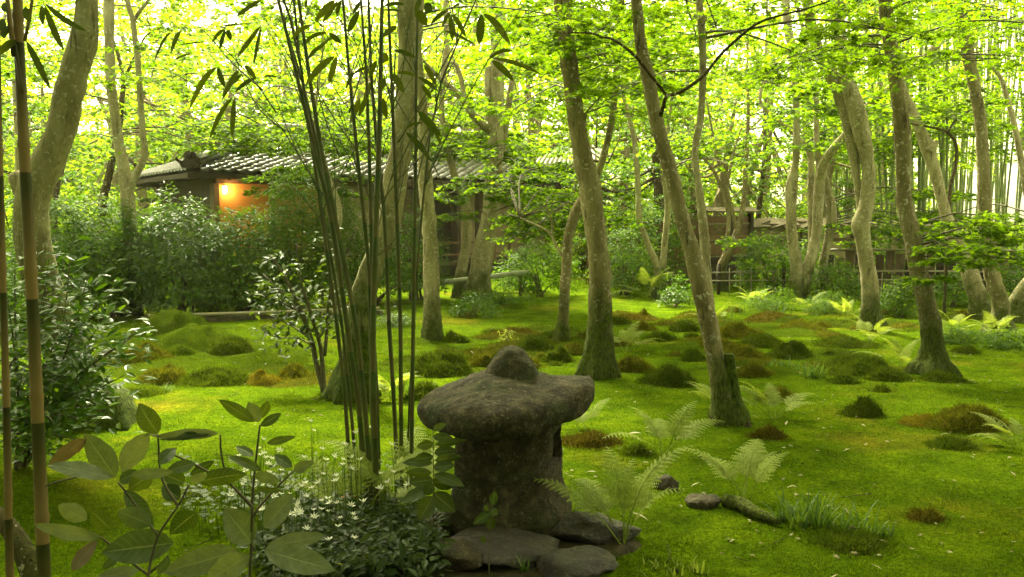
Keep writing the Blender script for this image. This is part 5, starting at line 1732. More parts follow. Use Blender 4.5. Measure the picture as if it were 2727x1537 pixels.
# ------------------------------------------------------------------ grasses
def tuft(label, px, py, n_, Lpx, wpx, mat='grass', seed=0, group=None, name='grass_tuft', cat='grass'):
    rg = np.random.default_rng(seed + 300)
    b_ = gnd(px, py)
    t = empty(name, tuple(b_))
    tag(t, label, cat, group)
    s_ = b_[1] / FPX
    mb = MB()
    for k in range(n_):
        a_ = rg.uniform(0, 6.28)
        L = Lpx * s_ * rg.uniform(.5, 1.1)
        st = b_ + np.array([rg.uniform(-.5, .5) * wpx * s_, rg.uniform(-.25, .25) * wpx * s_, -.01])
        dr = np.array([math.cos(a_), math.sin(a_), 0])
        sd_ = np.array([-dr[1], dr[0], 0])
        lean = rg.uniform(.15, .75)
        V_ = []
        for f in (0, .35, .7, 1.0):
            c_ = st + dr * L * lean * f ** 1.6 + HZ * L * (f - .45 * lean * f ** 2.4)
            w_ = .0055 * (1 - f ** 1.5) + .0005
            V_ += [c_ - sd_ * w_, c_ + sd_ * w_]
        mb.add(np.array(V_), None, [[0, 1, 3, 2], [2, 3, 5, 4], [4, 5, 7, 6]])
    mb.build('blades', M[mat], t)['kind'] = 'stuff'
    mb = MB()
    tube(mb, [b_ - HZ * .03, b_ + HZ * .012], [.02, .012], 7, .02)
    mb.build('crown', M['soil'], t)
tuft('tall grass tuft growing from the long dark moss ridge', 2150, 1392, 64, 120, 120, seed=1)
tuft('thin grass tuft right of the tall grass on the ridge', 2270, 1400, 34, 95, 130, seed=2)
tuft('short grass fringe at the right end of the ridge', 2345, 1415, 22, 55, 70, seed=3)
tuft('small grass tuft at the left end of the ridge, by the log', 2085, 1385, 22, 80, 50, seed=4)
tuft('blue-green grass tuft between the right moss cluster and wide bank', 2170, 1005, 50, 62, 60, seed=5)
tuft('fine grass in the gap right of the right moss cluster', 2085, 985, 40, 40, 90, seed=6)
tuft('grass sprig at the bottom edge in front of the lantern', 1395, 1535, 9, 70, 30, seed=7)
tuft('fine pale grass right of the lantern at the bottom edge', 1800, 1530, 40, 55, 170, 'fern', seed=8)
tuft('dark grass by the mossy bank right of the bamboo clump', 1110, 1055, 60, 70, 110, seed=9)
tuft('grey-green grass patch beside the left trunk', 360, 1050, 90, 35, 200, seed=10)
tuft('bright grass below the bamboo fence at right', 2010, 835, 60, 55, 170, seed=11)
tuft('grassy sprigs at the foot of the tall brown maple', 2600, 905, 50, 55, 120, seed=12)

# ------------------------------------------------------------------ bamboo clump
def culm_tube(pts, rad, node=.34, seg=10):
    C = catmull(np.asarray(pts, float), .03)
    s_ = np.concatenate([[0], np.cumsum(np.linalg.norm(np.diff(C, axis=0), axis=1))])
    ss, rr = [], []
    z_ = 0.0
    Rf = lambda s: np.interp(s / s_[-1], np.linspace(0, 1, len(rad)), rad)
    while z_ < s_[-1] - .02:
        for f, m_ in ((0, 1.0), (.012, 1.16), (.03, .97), (.3, .96), (node - .012, .98)):
            if z_ + f < s_[-1]:
                ss.append(z_ + f)
                rr.append(Rf(z_ + f) * m_)
        z_ += node
    ss = np.array(ss)
    A = np.stack([np.interp(ss, s_, C[:, i_]) for i_ in range(3)], 1)
    return sweep(A, np.array(rr), seg)
cb = gnd(985, 1365)
CLY = 4.38
cl = empty('bamboo_clump', tuple(cb))
tag(cl, 'clump of thin dark bamboo culms fanning upward left of the lantern', 'bamboo')
CUL = [([(885, 1265), (868, 1000), (845, 800), (812, 560), (775, 300), (745, 100), (700, -40)], 13, 4.5),
       ([(925, 1280), (905, 1040), (870, 800), (835, 560), (780, 330), (725, 100), (690, -40)], 17, 4.4),
       ([(915, 1270), (900, 1000), (862, 760), (822, 500), (772, 250), (715, 60), (695, -30)], 13, 4.6),
       ([(940, 1290), (920, 1050), (893, 800), (845, 560), (800, 330), (765, 100), (745, -50)], 17, 4.35),
       ([(945, 1290), (935, 1000), (930, 700), (905, 450), (880, 200), (860, -30)], 14, 4.5),
       ([(950, 1285), (938, 900), (945, 600), (955, 300), (962, -40)], 20, 4.25),
       ([(955, 1270), (948, 1000), (938, 800), (932, 500), (922, 200), (905, -40)], 13, 4.45),
       ([(1000, 1270), (995, 1083), (978, 800), (968, 560), (938, 250), (925, -40)], 14, 4.6),
       ([(1012, 1260), (1009, 1080), (1007, 800), (998, 530), (988, 280), (975, -40)], 14, 4.5),
       ([(1034, 1255), (1036, 1080), (1042, 660), (1045, 470), (1047, 190), (1052, -40)], 13, 4.45),
       ([(1020, 1255), (1028, 1067), (1048, 700), (1068, 470), (1096, 255), (1150, 110), (1210, -30)], 8, 4.55),
       ([(900, 1275), (884, 1040), (852, 760), (806, 500), (760, 200), (735, -40)], 11, 4.65)]
for pts, w, Y_ in CUL:
    A = [at(*D(x_, y_), Y_ + .15 * i_ / len(pts)) for i_, (x_, y_) in enumerate(pts)]
    g_ = A[0].copy()
    g_[2] = hgt(g_[0], g_[1]) - .1
    A = [g_] + [a_ for a_ in A if a_[2] > g_[2] + .15]
    d_ = A[-1] - A[-2]
    A.append(A[-1] + d_ / np.linalg.norm(d_) * .8)
    r0 = .5 * .82 * w * K * Y_ / FPX
    V_, t_, q_ = culm_tube(A, [r0 * 1.05, r0, r0 * .88, r0 * .6, r0 * .45])
    MB().add(V_, t_, q_).build('culm', M['culm'], cl)
# fine side twigs
rng = np.random.default_rng(77)
TWG = [[(1225, 620), (1160, 450), (1050, 260), (930, 90), (860, -20)], [(760, 350), (690, 290), (640, 190), (620, 120)], [(840, 600), (900, 480), (985, 330), (1060, 200)], [(1129, 496), (1179, 386), (1250, 248), (1330, 110), (1390, 20)],
       [(1040, 480), (1090, 380), (1150, 240), (1190, 90)], [(735, 300), (680, 220), (600, 130), (540, 60)], [(800, 420), (740, 330), (655, 250), (590, 215)], [(905, 420), (870, 330), (845, 220), (870, 100)], [(950, 400), (880, 300), (815, 180), (770, 60)],
       [(1010, 420), (960, 330), (900, 250), (850, 150)], [(1060, 380), (1130, 270), (1200, 180), (1265, 60)], [(1000, 560), (1060, 480), (1120, 420), (1180, 380)], [(700, 240), (620, 170), (560, 100), (500, 40)], [(1105, 300), (1165, 200), (1230, 90), (1290, 30)], [(860, 520), (800, 420), (760, 330), (735, 260)],
       [(985, 700), (1050, 640), (1130, 560)], [(1040, 300), (1070, 200), (1085, 90), (1100, 0)], [(930, 300), (960, 200), (985, 90), (1000, 0)], [(690, 330), (630, 300), (570, 290), (545, 270)], [(1100, 420), (1145, 330), (1180, 260), (1210, 190)]]
for k, tw_ in enumerate(TWG):
    mb = MB()
    Y_ = 4.35 + .25 * rng.uniform(-1, 1)
    tube(mb, [at(x_, y_, Y_ + .05 * i_) for i_, (x_, y_) in enumerate(tw_)], np.linspace(.0042, .0018, len(tw_)), 5, .05)
    mb.build('twig', M['culm'], cl)
for k in range(60):                                   # finer ones in the tangle
    c_ = CUL[int(rng.integers(0, len(CUL)))][0]
    j = int(rng.integers(len(c_) // 2, len(c_) - 1))
    x_, y_ = D(*c_[j])
    dx, dy = rng.uniform(-130, 130), -rng.uniform(120, 330)
    mb = MB()
    Y_ = 4.4 + rng.uniform(-.1, .3)
    tube(mb, [at(x_, y_, Y_), at(x_ + dx * .5, y_ + dy * .55, Y_ + .03), at(x_ + dx, y_ + dy, Y_ + .06)], [.003, .0022, .0012], 4, .06)
    mb.build('twig', M['culm'], cl)

def blade_leaf(mb, A, B, w, droop_px, Y0, dY, face):
    # a bamboo leaf from stalk end A to tip B (photo pixels), arching over by droop_px
    n_ = 9
    P_ = []
    for f in np.linspace(0, 1, n_):
        x_ = A[0] + (B[0] - A[0]) * f
        y_ = A[1] + (B[1] - A[1]) * f - droop_px * math.sin(math.pi * f)
        P_.append(at(x_, y_, Y0 + dY * f))
    P_ = np.array(P_)
    T_ = np.gradient(P_, axis=0)
    T_ /= np.linalg.norm(T_, axis=1)[:, None]
    view = np.array([0, 1.0, 0])
    S_ = np.cross(T_, view)
    S_ /= np.linalg.norm(S_, axis=1)[:, None] + 1e-9
    Nn = np.cross(S_, T_)
    S_ = S_ * math.cos(face) + Nn * math.sin(face)
    Nn = np.cross(T_, S_)
    ff = np.linspace(0, 1, n_)
    ww = .5 * w * Y0 / FPX * np.minimum(1, np.sin(np.pi * np.clip(ff * .93 + .05, 0, 1)) ** .7 * 1.05)
    ww[0] *= .35
    ww[-1] = .0004
    V_ = np.concatenate([P_ - S_ * ww[:, None] + Nn * (ww * .28)[:, None], P_, P_ + S_ * ww[:, None] + Nn * (ww * .28)[:, None]])
    Q_ = []
    for i_ in range(n_ - 1):
        Q_ += [[i_, n_ + i_, n_ + i_ + 1, i_ + 1], [n_ + i_, 2 * n_ + i_, 2 * n_ + i_ + 1, n_ + i_ + 1]]
    mb.add(V_, None, Q_)
Za = lambda x_, y_: (400 + x_ / 2.903, y_ / 2.903)
Zb = lambda x_, y_: (900 + x_ / 2.903, y_ / 2.903)
LF = [(Za, 165, 245, 35, 470, 25, 18), (Za, 235, 240, 158, 415, 28, 12), (Za, 470, 325, 215, 350, 12, 3), (Za, 310, 420, 185, 465, 14, 5), (Za, 580, 230, 475, 340, 24, 14), (Za, 580, 235, 540, 380, 38, 0), (Za, 590, 235, 625, 315, 36, 6), (Za, 800, 185, 510, 210, 14, 4),
      (Za, 855, 200, 670, 450, 36, 0), (Za, 860, 205, 800, 505, 30, 0), (Za, 510, 520, 300, 850, 38, 30), (Za, 520, 525, 580, 680, 42, 3), (Za, 690, 535, 555, 775, 52, 3), (Za, 710, 575, 640, 650, 26, 3), (Za, 730, 510, 820, 620, 38, 8), (Za, 815, 605, 655, 715, 32, 8),
      (Za, 635, 755, 455, 1085, 32, 22), (Za, 655, 755, 635, 1075, 48, 0), (Za, 985, 600, 875, 590, 14, 4), (Za, 1245, 200, 1090, 310, 32, 14), (Za, 1370, 255, 1160, 370, 26, 20), (Za, 1380, 260, 1480, 335, 42, 4), (Za, 1400, 290, 1235, 420, 20, 0), (Za, 1350, 355, 1205, 480, 28, 16),
      (Za, 1425, 435, 1195, 670, 46, 14), (Za, 1440, 435, 1380, 650, 42, 0), (Za, 860, 0, 665, 130, 36, 3), (Za, 1430, 0, 1275, 165, 46, 4), (Za, 1450, 10, 1330, 180, 36, 0), (Za, 1610, 90, 1525, 260, 46, 4), (Za, 1215, 0, 1200, 60, 26, 0), (Za, 1475, 0, 1440, 120, 36, 0), (Za, 1690, 520, 1565, 580, 24, 6),
      (Zb, 170, 80, 75, 250, 42, 4), (Zb, 455, 205, 345, 290, 42, 4), (Zb, 510, 35, 350, 50, 34, 6), (Zb, 500, 90, 330, 80, 20, 3), (Zb, 850, 80, 715, 190, 32, 6), (Zb, 870, 90, 805, 210, 32, 3), (Zb, 865, 110, 885, 320, 36, 0), (Zb, 885, 110, 990, 290, 36, 8), (Zb, 945, 30, 885, 60, 18, 2),
      (Zb, 815, 235, 1060, 345, 20, 6), (Zb, 1110, 110, 1090, 350, 58, 0), (Zb, 1130, 110, 1335, 355, 50, 18), (Zb, 1350, 395, 1165, 460, 26, 16), (Zb, 1190, 470, 1360, 630, 46, 8), (Zb, 1200, 450, 1570, 575, 32, 10), (Zb, 435, 390, 605, 450, 32, 6), (Zb, 450, 565, 610, 590, 24, 8), (Zb, 620, 595, 780, 710, 30, 6),
      (Zb, 420, 575, 505, 720, 52, 6), (Zb, 650, 950, 520, 1000, 20, 10), (Zb, 525, 1025, 720, 1250, 42, 10), (Zb, 620, 860, 800, 1060, 56, 6), (Zb, 690, 950, 735, 1070, 40, 4), (Zb, 735, 1000, 800, 1130, 26, 6), (Zb, 795, 580, 735, 600, 20, 8), (Zb, 375, 410, 345, 480, 58, 0), (Zb, 360, 600, 340, 700, 42, 0), (Zb, 350, 760, 375, 920, 42, 0),
      (Zb, 170, 760, 95, 950, 42, 3), (Zb, 230, 750, 160, 900, 42, 3), (Zb, 600, 80, 690, 200, 66, 6), (Zb, 662, 500, 765, 675, 36, 6), (Zb, 648, 655, 725, 770, 34, 3), (Zb, 250, 640, 200, 800, 36, 3), (Zb, 130, 560, 60, 690, 30, 6), (Zb, 300, 470, 240, 600, 36, 4), (Zb, 180, 10, 120, 110, 34, 2), (Zb, 640, 0, 600, 90, 40, 2), (Zb, 700, 20, 690, 110, 60, 0)]
for k, (Z, ax, ay, bx, by, w, dr) in enumerate(LF):
    mb = MB()
    Y_ = 4.3 + .35 * math.sin(k * 2.3)
    blade_leaf(mb, Z(ax, ay), Z(bx, by), w / 2.903 * 1.1, dr / 1.6, Y_, rng.uniform(-.05, .05), rng.uniform(-.5, .5))
    mb.build('leaf', M['bamboo_leaf'], cl)

# two thicker bamboo poles at the left edge
def pole(label, pts, w0, w1, Y_, leaves, twigs):
    A = [at(x_, y_, Y_) for x_, y_ in pts]
    g_ = A[0].copy()
    g_[2] = hgt(g_[0], g_[1]) - .1
    A = [g_] + A
    d = A[-1] - A[-2]
    A.append(A[-1] + d / np.linalg.norm(d) * 1.2)
    t = empty('bamboo_pole', (g_[0], g_[1], g_[2] + .1))
    tag(t, label, 'bamboo')
    V_, t_, q_ = culm_tube(A, [.5 * w0 * Y_ / FPX, .5 * (w0 + w1) / 2 * Y_ / FPX, .5 * w1 * Y_ / FPX, .4 * w1 * Y_ / FPX], .355, 16)
    MB().add(V_, t_, q_).build('culm', M['culm_big'], t)
    for tw_ in twigs:
        mb = MB()
        tube(mb, [at(x_, y_, Y_ - .02) for x_, y_, _ in tw_], [.5 * w_ * Y_ / FPX for _, _, w_ in tw_], 7, .03)
        mb.build('twig', M['culm_big'], t)
    for A_, B_, w_, dr in leaves:
        mb = MB()
        blade_leaf(mb, A_, B_, w_, dr, Y_ - .03, -.03, rng.uniform(-.3, .3))
        mb.build('leaf', M['bamboo_leaf'], t)
Zc = lambda x_, y_: (x_ / 2.905, y_ / 2.905)
pole('thick bamboo pole with alternating tan and dark joints near the left edge', [(118, 1537), (103, 1180), (84, 760), (64, 400), (52, 150), (47, 0)], 40, 25, 2.4,
     [(Zc(205, 320), Zc(392, 690), 21, 5), (Zc(345, 40), Zc(495, 390), 18, -6), (Zc(350, 30), Zc(668, 240), 15, -8), (Zc(325, 45), Zc(332, 195), 14, 0), (Zc(120, 310), Zc(-20, 430), 20, 3), (Zc(190, 60), Zc(240, 170), 22, 0), (Zc(20, 30), Zc(60, 90), 20, 0), (Zc(10, 150), Zc(50, 250), 26, 0), (Zc(60, 200), Zc(30, 300), 22, 0)],
     [[(66, 110, 9), (80, 40, 9), (88, -20, 8)], [(38, 150, 14), (26, 60, 12), (18, -20, 11)], [(85, 18, 4), (105, 14, 3), (118, 11, 2)], [(60, 250, 10), (40, 120, 8), (24, 40, 6)]])
pole('darker bamboo pole cut by the left edge of the frame', [(26, 1537), (20, 1200), (12, 900), (4, 600), (-4, 300), (-8, 0)], 24, 14, 2.6, [], [])

# ------------------------------------------------------------------ laurel sapling in the left foreground
LY2 = 1.95
ls = empty('laurel_sapling', tuple(np.array([at(640, 1537, LY2)[0], LY2, hgt(at(640, 1537, LY2)[0], LY2)])))
tag(ls, 'young laurel with large pale oval leaves at bottom left', 'shrub')
Zd = lambda x_, y_: (100 + x_ / 2.982, 1050 + y_ / 2.982)
Ze = lambda x_, y_: (600 + x_ / 2.982, 1050 + y_ / 2.982)
def big_leaf(A, B, w, Y0, dY, face, cup, mat):
    if ls.name.startswith('laurel'):
        B = (A[0] + (B[0] - A[0]) * 1.1, A[1] + (B[1] - A[1]) * 1.1)
        w = w * 1.08
    n_, m_ = 11, 5
    f = np.linspace(0, 1, n_)
    P_ = np.array([at(A[0] + (B[0] - A[0]) * t_, A[1] + (B[1] - A[1]) * t_, Y0 + dY * t_ ) for t_ in f])
    L = np.linalg.norm(P_[-1] - P_[0])
    T_ = P_[-1] - P_[0]
    T_ /= L
    view = P_.mean(0) - EYEP
    view /= np.linalg.norm(view)
    S_ = np.cross(T_, view)
    S_ /= np.linalg.norm(S_)
    Nn = np.cross(T_, S_)
    S2 = S_ * math.cos(face) + Nn * math.sin(face)
    N2 = np.cross(T_, S2)
    if N2[2] < 0: N2 = -N2
    hw = .5 * 1.2 * w * Y0 / FPX / max(.35, abs(math.cos(face)))
    prof_ = np.sin(np.pi * np.clip(f, 0, 1) ** .85) ** .75
    prof_[0] = .05
    prof_[-1] = .01
    bend = (f - f ** 2) * (.16 + .14 * math.sin(A[0] * 1.3)) * L
    V_ = []
    for k in range(n_):
        for j in range(m_):
            s_ = (j - 2) / 2
            wob = .02 * L * math.sin(k * 1.7 + j * 2.1 + A[0]) * abs(s_)
            V_.append(P_[k] + S2 * (hw * prof_[k] * s_) + N2 * (bend[k] + cup * hw * prof_[k] * abs(s_) ** 1.5 + wob))
    Q_ = [[k * m_ + j, k * m_ + j + 1, (k + 1) * m_ + j + 1, (k + 1) * m_ + j] for k in range(n_ - 1) for j in range(m_ - 1)]
    lo_ = MB().add(np.array(V_), None, Q_).build('leaf', M[mat], ls)
    uv_ = lo_.data.attributes.new('leafuv', 'FLOAT_VECTOR', 'POINT')
    uv_.data.foreach_set('vector', np.array([(f[k], (j - 2) / 2, 0) for k in range(n_) for j in range(m_)], np.float32).ravel())
LLV = [(Zd, 958, 310, 820, 95, 130, 'd'), (Zd, 945, 340, 885, 250, 60, 'l'), (Zd, 1440, 310, 975, 335, 70, 'l'), (Zd, 1390, 312, 1000, 355, 50, 'd'), (Zd, 620, 660, 395, 345, 150, 'l'), (Zd, 670, 615, 860, 335, 140, 'l'), (Zd, 600, 665, 125, 575, 100, 'l'), (Zd, 390, 350, 110, 550, 90, 'o'),
       (Zd, 650, 690, 790, 620, 80, 'd'), (Zd, 740, 640, 1060, 615, 70, 'l'), (Zd, 905, 640, 740, 750, 130, 'd'), (Zd, 690, 760, 900, 1045, 110, 'd'), (Zd, 960, 560, 1085, 440, 80, 'd'), (Zd, 1250, 550, 1035, 610, 80, 'd'), (Zd, 1210, 640, 1385, 540, 60, 'd'), (Zd, 1260, 700, 1620, 640, 110, 'd'),
       (Zd, 1215, 700, 1330, 640, 60, 'l'), (Zd, 1165, 700, 1010, 640, 110, 'd'), (Zd, 1130, 830, 1000, 740, 110, 'd'), (Zd, 1720, 220, 1465, 60, 80, 'd'), (Zd, 1760, 220, 1680, 80, 90, 'l'), (Zd, 1770, 190, 1830, 70, 60, 'd'), (Zd, 1715, 490, 1590, 420, 60, 'd'), (Zd, 1780, 610, 1540, 505, 60, 'd'),
       (Zd, 390, 1000, 185, 890, 110, 'l'), (Zd, 590, 1080, 440, 940, 110, 'd'), (Zd, 500, 1135, 20, 1040, 90, 'l'), (Zd, 500, 1140, 170, 1105, 40, 'd'), (Zd, 275, 1400, 455, 1180, 90, 'o'), (Zd, 900, 1040, 660, 940, 130, 'l'), (Zd, 1080, 1180, 560, 1250, 210, 'd'), (Zd, 640, 1290, 525, 1380, 60, 'd'), (Zd, 1260, 940, 1070, 1100, 140, 'd'),
       (Zd, 1700, 1180, 1500, 930, 190, 'l'), (Zd, 1600, 1240, 1050, 1400, 170, 'l'), (Zd, 1690, 1270, 1370, 1470, 160, 'l'), (Ze, 310, 1060, 520, 820, 140, 'l'), (Ze, 320, 1230, 760, 1130, 110, 'l'), (Ze, 310, 1240, 825, 1385, 170, 'l'), (Ze, 330, 390, 540, 340, 50, 'd'), (Ze, 530, 580, 400, 490, 70, 'd'), (Ze, 540, 610, 690, 540, 70, 'l'),
       (Ze, 230, 640, 420, 690, 70, 'l'), (Ze, 260, 755, 450, 760, 36, 'd'), (Zd, 800, 1400, 480, 1460, 90, 'l'), (Zd, 1050, 1300, 960, 1420, 60, 'd'), (Ze, 280, 250, 430, 160, 60, 'd')]
for k, (Z, ax, ay, bx, by, w, kd) in enumerate(LLV):
    big_leaf(Z(ax, ay), Z(bx, by), w / 2.982, LY2 + .12 * math.sin(k * 1.9), rng.uniform(-.05, .05), rng.uniform(-.4, .4), rng.uniform(.05, .25), {'l': 'laurel', 'd': 'laurel_dark', 'o': 'laurel_old'}[kd])
for st in ([Zd(1450, 320), Zd(1460, 480), Zd(1500, 650), Zd(1540, 720), Zd(1710, 890), Ze(215, 900), Ze(205, 1240), Ze(195, 1452), Ze(190, 2600)], [Ze(275, 245), Ze(240, 550), Ze(212, 880), Ze(205, 1240)], [Ze(0, 650), Ze(50, 720), Ze(215, 900)], [Ze(540, 610), Ze(400, 750), Ze(250, 920), Ze(210, 1000)],
           [Zd(1200, 720), Zd(1120, 880), Zd(960, 1120), Zd(890, 1370), Zd(880, 1460), Zd(900, 2600)], [Zd(955, 320), Zd(962, 420), Zd(968, 560), Zd(1000, 700), Zd(1110, 880)], [Zd(640, 700), Zd(740, 830), Zd(900, 1050), Zd(955, 1120)], [Zd(500, 1135), Zd(560, 1180), Zd(700, 1300), Zd(885, 1440)], [Zd(1080, 480), Zd(1250, 560), Zd(1400, 640), Zd(1540, 720)],
           [Zd(60, 730), Zd(180, 690), Zd(300, 660), Zd(390, 600)], [Zd(1690, 1180), Zd(1720, 1220), Ze(205, 1240)], [Zd(1040, 1280), Zd(1000, 1330), Zd(890, 1420)]):
    mb = MB()
    n_ = len(st)
    tube(mb, [at(x_, y_, LY2 + .02 * math.sin(i_)) for i_, (x_, y_) in enumerate(st)], np.linspace(.0022, .0036, n_), 6, .02)
    mb.build('stem', M['twig'], ls)

# broad-leaved plants beside and before the lantern
def leaf_plant(label, stem_px, leaves, Y_, name='leafy_plant'):
    p = at(*stem_px[0], Y_)
    t = empty(name, (p[0], Y_, hgt(p[0], Y_)))
    tag(t, label, 'plant')
    mb = MB()
    g_ = np.array([p[0], Y_, hgt(p[0], Y_) - .05])
    pts = [at(x_, y_, Y_) for x_, y_ in stem_px]
    if pts[0][2] > g_[2] + .08: pts = [g_] + pts
    tube(mb, pts, np.linspace(.0035, .0015, len(pts)), 6, .03)
    mb.build('stem', M['twig'], t)
    global ls
    keep_ = ls
    ls = t
    for (ax, ay, bx, by, w) in leaves:
        big_leaf((ax, ay), (bx, by), w, Y_ + rng.uniform(-.06, .03), rng.uniform(-.04, .04), rng.uniform(-.5, .5), .2, 'laurel_dark')
    ls = keep_
Zf = lambda x_, y_: (1000 + x_ / 2.28, 900 + y_ / 2.28)
lf_ = []
for ax, ay, bx, by, w in [(350, 600, 470, 610, 50), (350, 640, 250, 660, 50), (355, 700, 490, 680, 60), (350, 720, 230, 740, 60), (350, 790, 480, 770, 60), (345, 870, 475, 905, 75), (350, 860, 205, 880, 70), (345, 880, 300, 955, 60), (350, 940, 485, 1055, 95), (350, 960, 265, 1110, 90), (350, 900, 145, 1000, 60), (350, 560, 430, 520, 40), (360, 650, 560, 620, 40), (340, 820, 180, 820, 50), (355, 830, 540, 900, 60), (350, 1000, 200, 1070, 60), (360, 745, 520, 720, 50), (345, 760, 160, 760, 50)]:
    lf_.append((*Zf(ax, ay), *Zf(bx, by), w / 2.28))
leaf_plant('upright broad-leaved plant touching the left side of the lantern', [Zf(350, 1200), Zf(352, 900), Zf(350, 560)], lf_, 3.72)
lf_ = []
for ax, ay, bx, by, w in [(710, 1020, 725, 930, 45), (700, 1060, 590, 1130, 50), (690, 1050, 660, 1020, 30), (705, 1040, 740, 1080, 40), (700, 1080, 690, 1175, 55), (650, 1200, 660, 1250, 30)]:
    lf_.append((*Zf(ax, ay), *Zf(bx, by), w / 2.28))
leaf_plant('small sprig of oval leaves in front of the lantern body', [Zf(690, 1330), Zf(695, 1160), Zf(712, 1000)], lf_, 3.45)

# ------------------------------------------------------------------ white flowers and their undergrowth
rng = np.random.default_rng(90)
bl_ = MB()
for k in range(7):
    a_ = k * 2 * math.pi / 7 + rng.normal(0, .12)
    d_ = np.array([math.cos(a_), math.sin(a_), 0])
    s_ = np.array([-d_[1], d_[0], 0])
    L_, up_ = 1.0 * rng.uniform(.8, 1.1), rng.uniform(.45, .8)
    V_ = [d_ * .05, d_ * L_ * .5 + s_ * .17 + HZ * up_ * .35, d_ * L_ * .5 - s_ * .17 + HZ * up_ * .35, d_ * L_ + HZ * up_ * .9]
    bl_.add(np.array(V_), [[0, 2, 1], [1, 2, 3]])
tube(bl_, [(0, 0, -.1), (0, 0, .35)], [.12, .08], 6, .2)
BLOOM = bl_.data('bloom', M['petal'], False)
Zg = lambda x_, y_: (600 + x_ / 2.982, 1050 + y_ / 2.982)
FL = [(680, 215), (700, 290), (770, 435), (620, 500), (870, 490), (795, 520), (935, 520), (930, 560), (300, 360), (265, 430), (305, 465), (320, 505), (110, 490), (345, 555), (160, 605), (350, 625), (445, 605), (1020, 380), (950, 400), (1040, 305), (880, 650), (875, 690), (605, 730), (510, 790), (380, 810), (640, 815), (585, 865), (810, 830), (890, 865),
      (300, 725), (230, 740), (150, 690), (130, 720), (255, 690), (45, 800), (690, 745), (560, 945), (705, 975), (820, 930), (915, 985), (1015, 955), (645, 1070), (825, 1155), (1025, 1145), (765, 915), (700, 920), (295, 920), (600, 940), (430, 445), (1075, 520), (1010, 500), (740, 700), (1000, 590), (1150, 265), (1230, 750), (900, 1050), (60, 910), (20, 640), (1290, 700), (1340, 620), (1320, 400), (1450, 720)] + [(float(a_), float(b_)) for a_, b_ in zip(np.random.default_rng(8).uniform(60, 1250, 20), np.random.default_rng(9).uniform(480, 1000, 20))]
GF = 'white flowers around the bamboo clump'
for k, (zx, zy) in enumerate(FL):
    px, py = Zg(zx, zy)
    base_py = min(1530, max(py + 70, 1330 + (py - 1120) * .62) + rng.uniform(0, 25))
    b_ = gnd(px + rng.uniform(-12, 12), base_py)
    top = at(px, py, b_[1])
    t = empty('white_flower', tuple(b_))
    tag(t, 'small white star-shaped flower on a thin stalk around the bamboo clump', 'flower', GF)
    mb = MB()
    tube(mb, [b_ - HZ * .02, (b_ + top) / 2 + rng.normal(0, .008, 3), top], [.0022, .0018, .0014], 4, .05)
    mb.build('stalk', M['grass'], t)
    o_ = link('bloom', BLOOM, t, tuple(top - b_))
    s_ = .020 * rng.uniform(.75, 1.2)
    o_.scale = (s_, s_, s_)
    o_.rotation_euler = (rng.normal(0, .35), rng.normal(0, .35), rng.uniform(0, 6.28))
nn = 4600
x_ = rng.uniform(600, 1180, nn)
y_ = 1300 + rng.beta(2.2, 1.3, nn) * 300
keep = (np.hypot((x_ - 950) / 250, (y_ - 1500) / 150) < 1 + .15 * rng.normal(0, 1, nn))
pts = np.array([gnd(a_, b_) for a_, b_ in zip(x_[keep], y_[keep])])
nn = len(pts)
pts[:, 2] += rng.uniform(.01, .15, nn) * np.clip((y_[keep] - 1290) / 120, .3, 1)
mb = MB()
scatter(mb, OVAL, pts, np.stack([rng.normal(0, .45, nn), rng.normal(-.2, .45, nn), np.ones(nn)], 1), rand_dirs(nn, rng) + np.array([0, 0, -.2]), rng.uniform(.025, .075, nn))
o = mb.build('ground_cover', M['cover'], smooth=False)
tag(o, 'dark small-leaved ground cover under the bamboo clump and flowers', 'ground cover', kind='stuff')
mb = MB()
nn = 700
px = rng.uniform(480, 1130, nn)
py = rng.uniform(1290, 1420, nn)
for a_, b_ in zip(px, py):
    p = gnd(a_, b_)
    h_ = rng.uniform(.06, .2)
    tip = p + np.array([rng.normal(0, .025), rng.normal(0, .025), h_])
    mb.add(np.array([p + np.array([-.0022, 0, 0]), p + np.array([.0022, 0, 0]), tip]), [[0, 1, 2]])
    for j in range(2):
        q_ = p + (tip - p) * rng.uniform(.4, 1)
        d_ = np.array([rng.normal(0, 1), rng.normal(0, 1), .3]) * .022
        s_ = np.array([-d_[1], d_[0], 0]) * .35
        mb.add(np.array([q_, q_ + d_ * .5 + s_, q_ + d_, q_ + d_ * .5 - s_]), None, [[0, 1, 2, 3]])
o = mb.build('flower_undergrowth', M['shrub_dark'], smooth=False)
tag(o, 'thin green stalks and leaflets massed below the white flowers', 'undergrowth', kind='stuff')

# ------------------------------------------------------------------ fallen leaves
nn = 560
x_, y_ = near_points(nn, 3.6, 13, 1.3) if False else (None, None)
u_ = rng.uniform(0, 1, nn)
y_ = 3.7 + 9.5 * u_ ** 1.3
x_ = rng.uniform(-.35, .62, nn) * y_
P = np.stack([x_, y_, height(x_, y_) + .013], 1)
mb = MB()
scatter(mb, MAPLE5, P, np.stack([rng.normal(0, .25, nn), rng.normal(0, .25, nn), np.ones(nn)], 1), rand_dirs(nn, rng), rng.uniform(.012, .028, nn))
sub = rng.integers(0, nn, 90)
scatter(mb, LANCE, P[sub] + rng.normal(0, .3, (90, 3)) * np.array([1, 1, 0]), np.stack([rng.normal(0, .15, 90), rng.normal(0, .15, 90), np.ones(90)], 1), rand_dirs(90, rng), rng.uniform(.05, .11, 90))
V_ = np.concatenate(mb.v)
o = mb.build('leaf_litter', M['litter'], smooth=False)
tag(o, 'scattered pale fallen leaves flecking the moss', 'fallen leaves', kind='stuff')
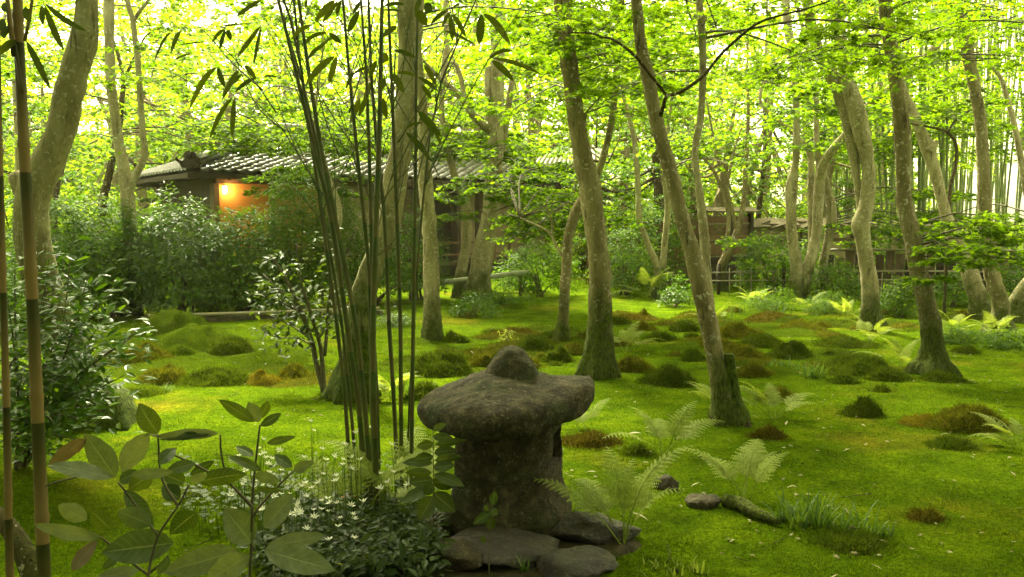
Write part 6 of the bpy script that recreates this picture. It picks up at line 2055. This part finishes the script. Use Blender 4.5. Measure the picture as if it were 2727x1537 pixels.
for lab, px, py, L_, ang, m_ in [('long straw-coloured fallen bamboo leaf left of the upright fern', 1690, 1165, .10, 10, 'litter'), ('pale fallen bamboo leaf on the right lawn near the log', 2110, 1304, .06, 5, 'litter'), ('pale dry leaf lying at the bottom right of the lawn', 2330, 1505, .06, 140, 'litter'),
                                 ('rusty orange fallen leaf at the foot of the bamboo clump', 925, 1335, .12, 15, 'litter_red')]:
    p = gnd(px, py)
    a_ = math.radians(ang)
    mb = MB()
    for k in range(6):
        f = k / 5
        w_ = .16 * math.sin(math.pi * min(1, f * .92 + .06)) * L_ * .55
        c_ = np.array([math.cos(a_) * (f - .5) * L_, math.sin(a_) * (f - .5) * L_, .02 + .01 * math.sin(f * 3)])
        s_ = np.array([-math.sin(a_), math.cos(a_), .25]) * w_
        mb.add(np.array([c_ - s_, c_ + s_]) + p)
    mb.q = [np.array([[2 * k, 2 * k + 1, 2 * k + 3, 2 * k + 2] for k in range(5)])]
    o = mb.build('fallen_leaf', M[m_])
    tag(o, lab, 'fallen leaf')

mb = MB()
for k in range(70):
    yy = 3.6 + 8.5 * rng.uniform(0, 1) ** 1.2
    xx = rng.uniform(-.5, .62) * yy
    a_ = rng.uniform(0, 6.28)
    L_ = rng.uniform(.06, .26)
    pts = []
    for f in (-.5, 0, .5):
        px_, py_ = xx + math.cos(a_) * L_ * f + rng.normal(0, .01), yy + math.sin(a_) * L_ * f
        pts.append((px_, py_, hgt(px_, py_) + .014))
    tube(mb, pts, [.003, .0026, .0016], 4, .05)
o = mb.build('twig_litter', M['bark_dark'])
tag(o, 'thin dark fallen twigs lying about on the moss', 'twigs', kind='stuff')

# ------------------------------------------------------------------ thin haze volume added to imitate a soft lens glow over the far trees
mb = MB()
box(mb, (0, 112, 11.5), (215, 0, 0), (0, 145, 0), (0, 0, 13.5))
m, n, o = nmat('haze_mat')
v = n.nodes.new('ShaderNodeVolumePrincipled')
v.inputs['Color'].default_value = (1.0, 0.98, 0.66, 1)
v.inputs['Density'].default_value = 0.0005
v.inputs['Anisotropy'].default_value = 0.4
n.links.new(v.outputs[0], o.inputs['Volume'])
hz = mb.build('haze', m, None, False)
tag(hz, 'thin haze volume added for the soft glow over the far trees', 'haze', kind='stuff')
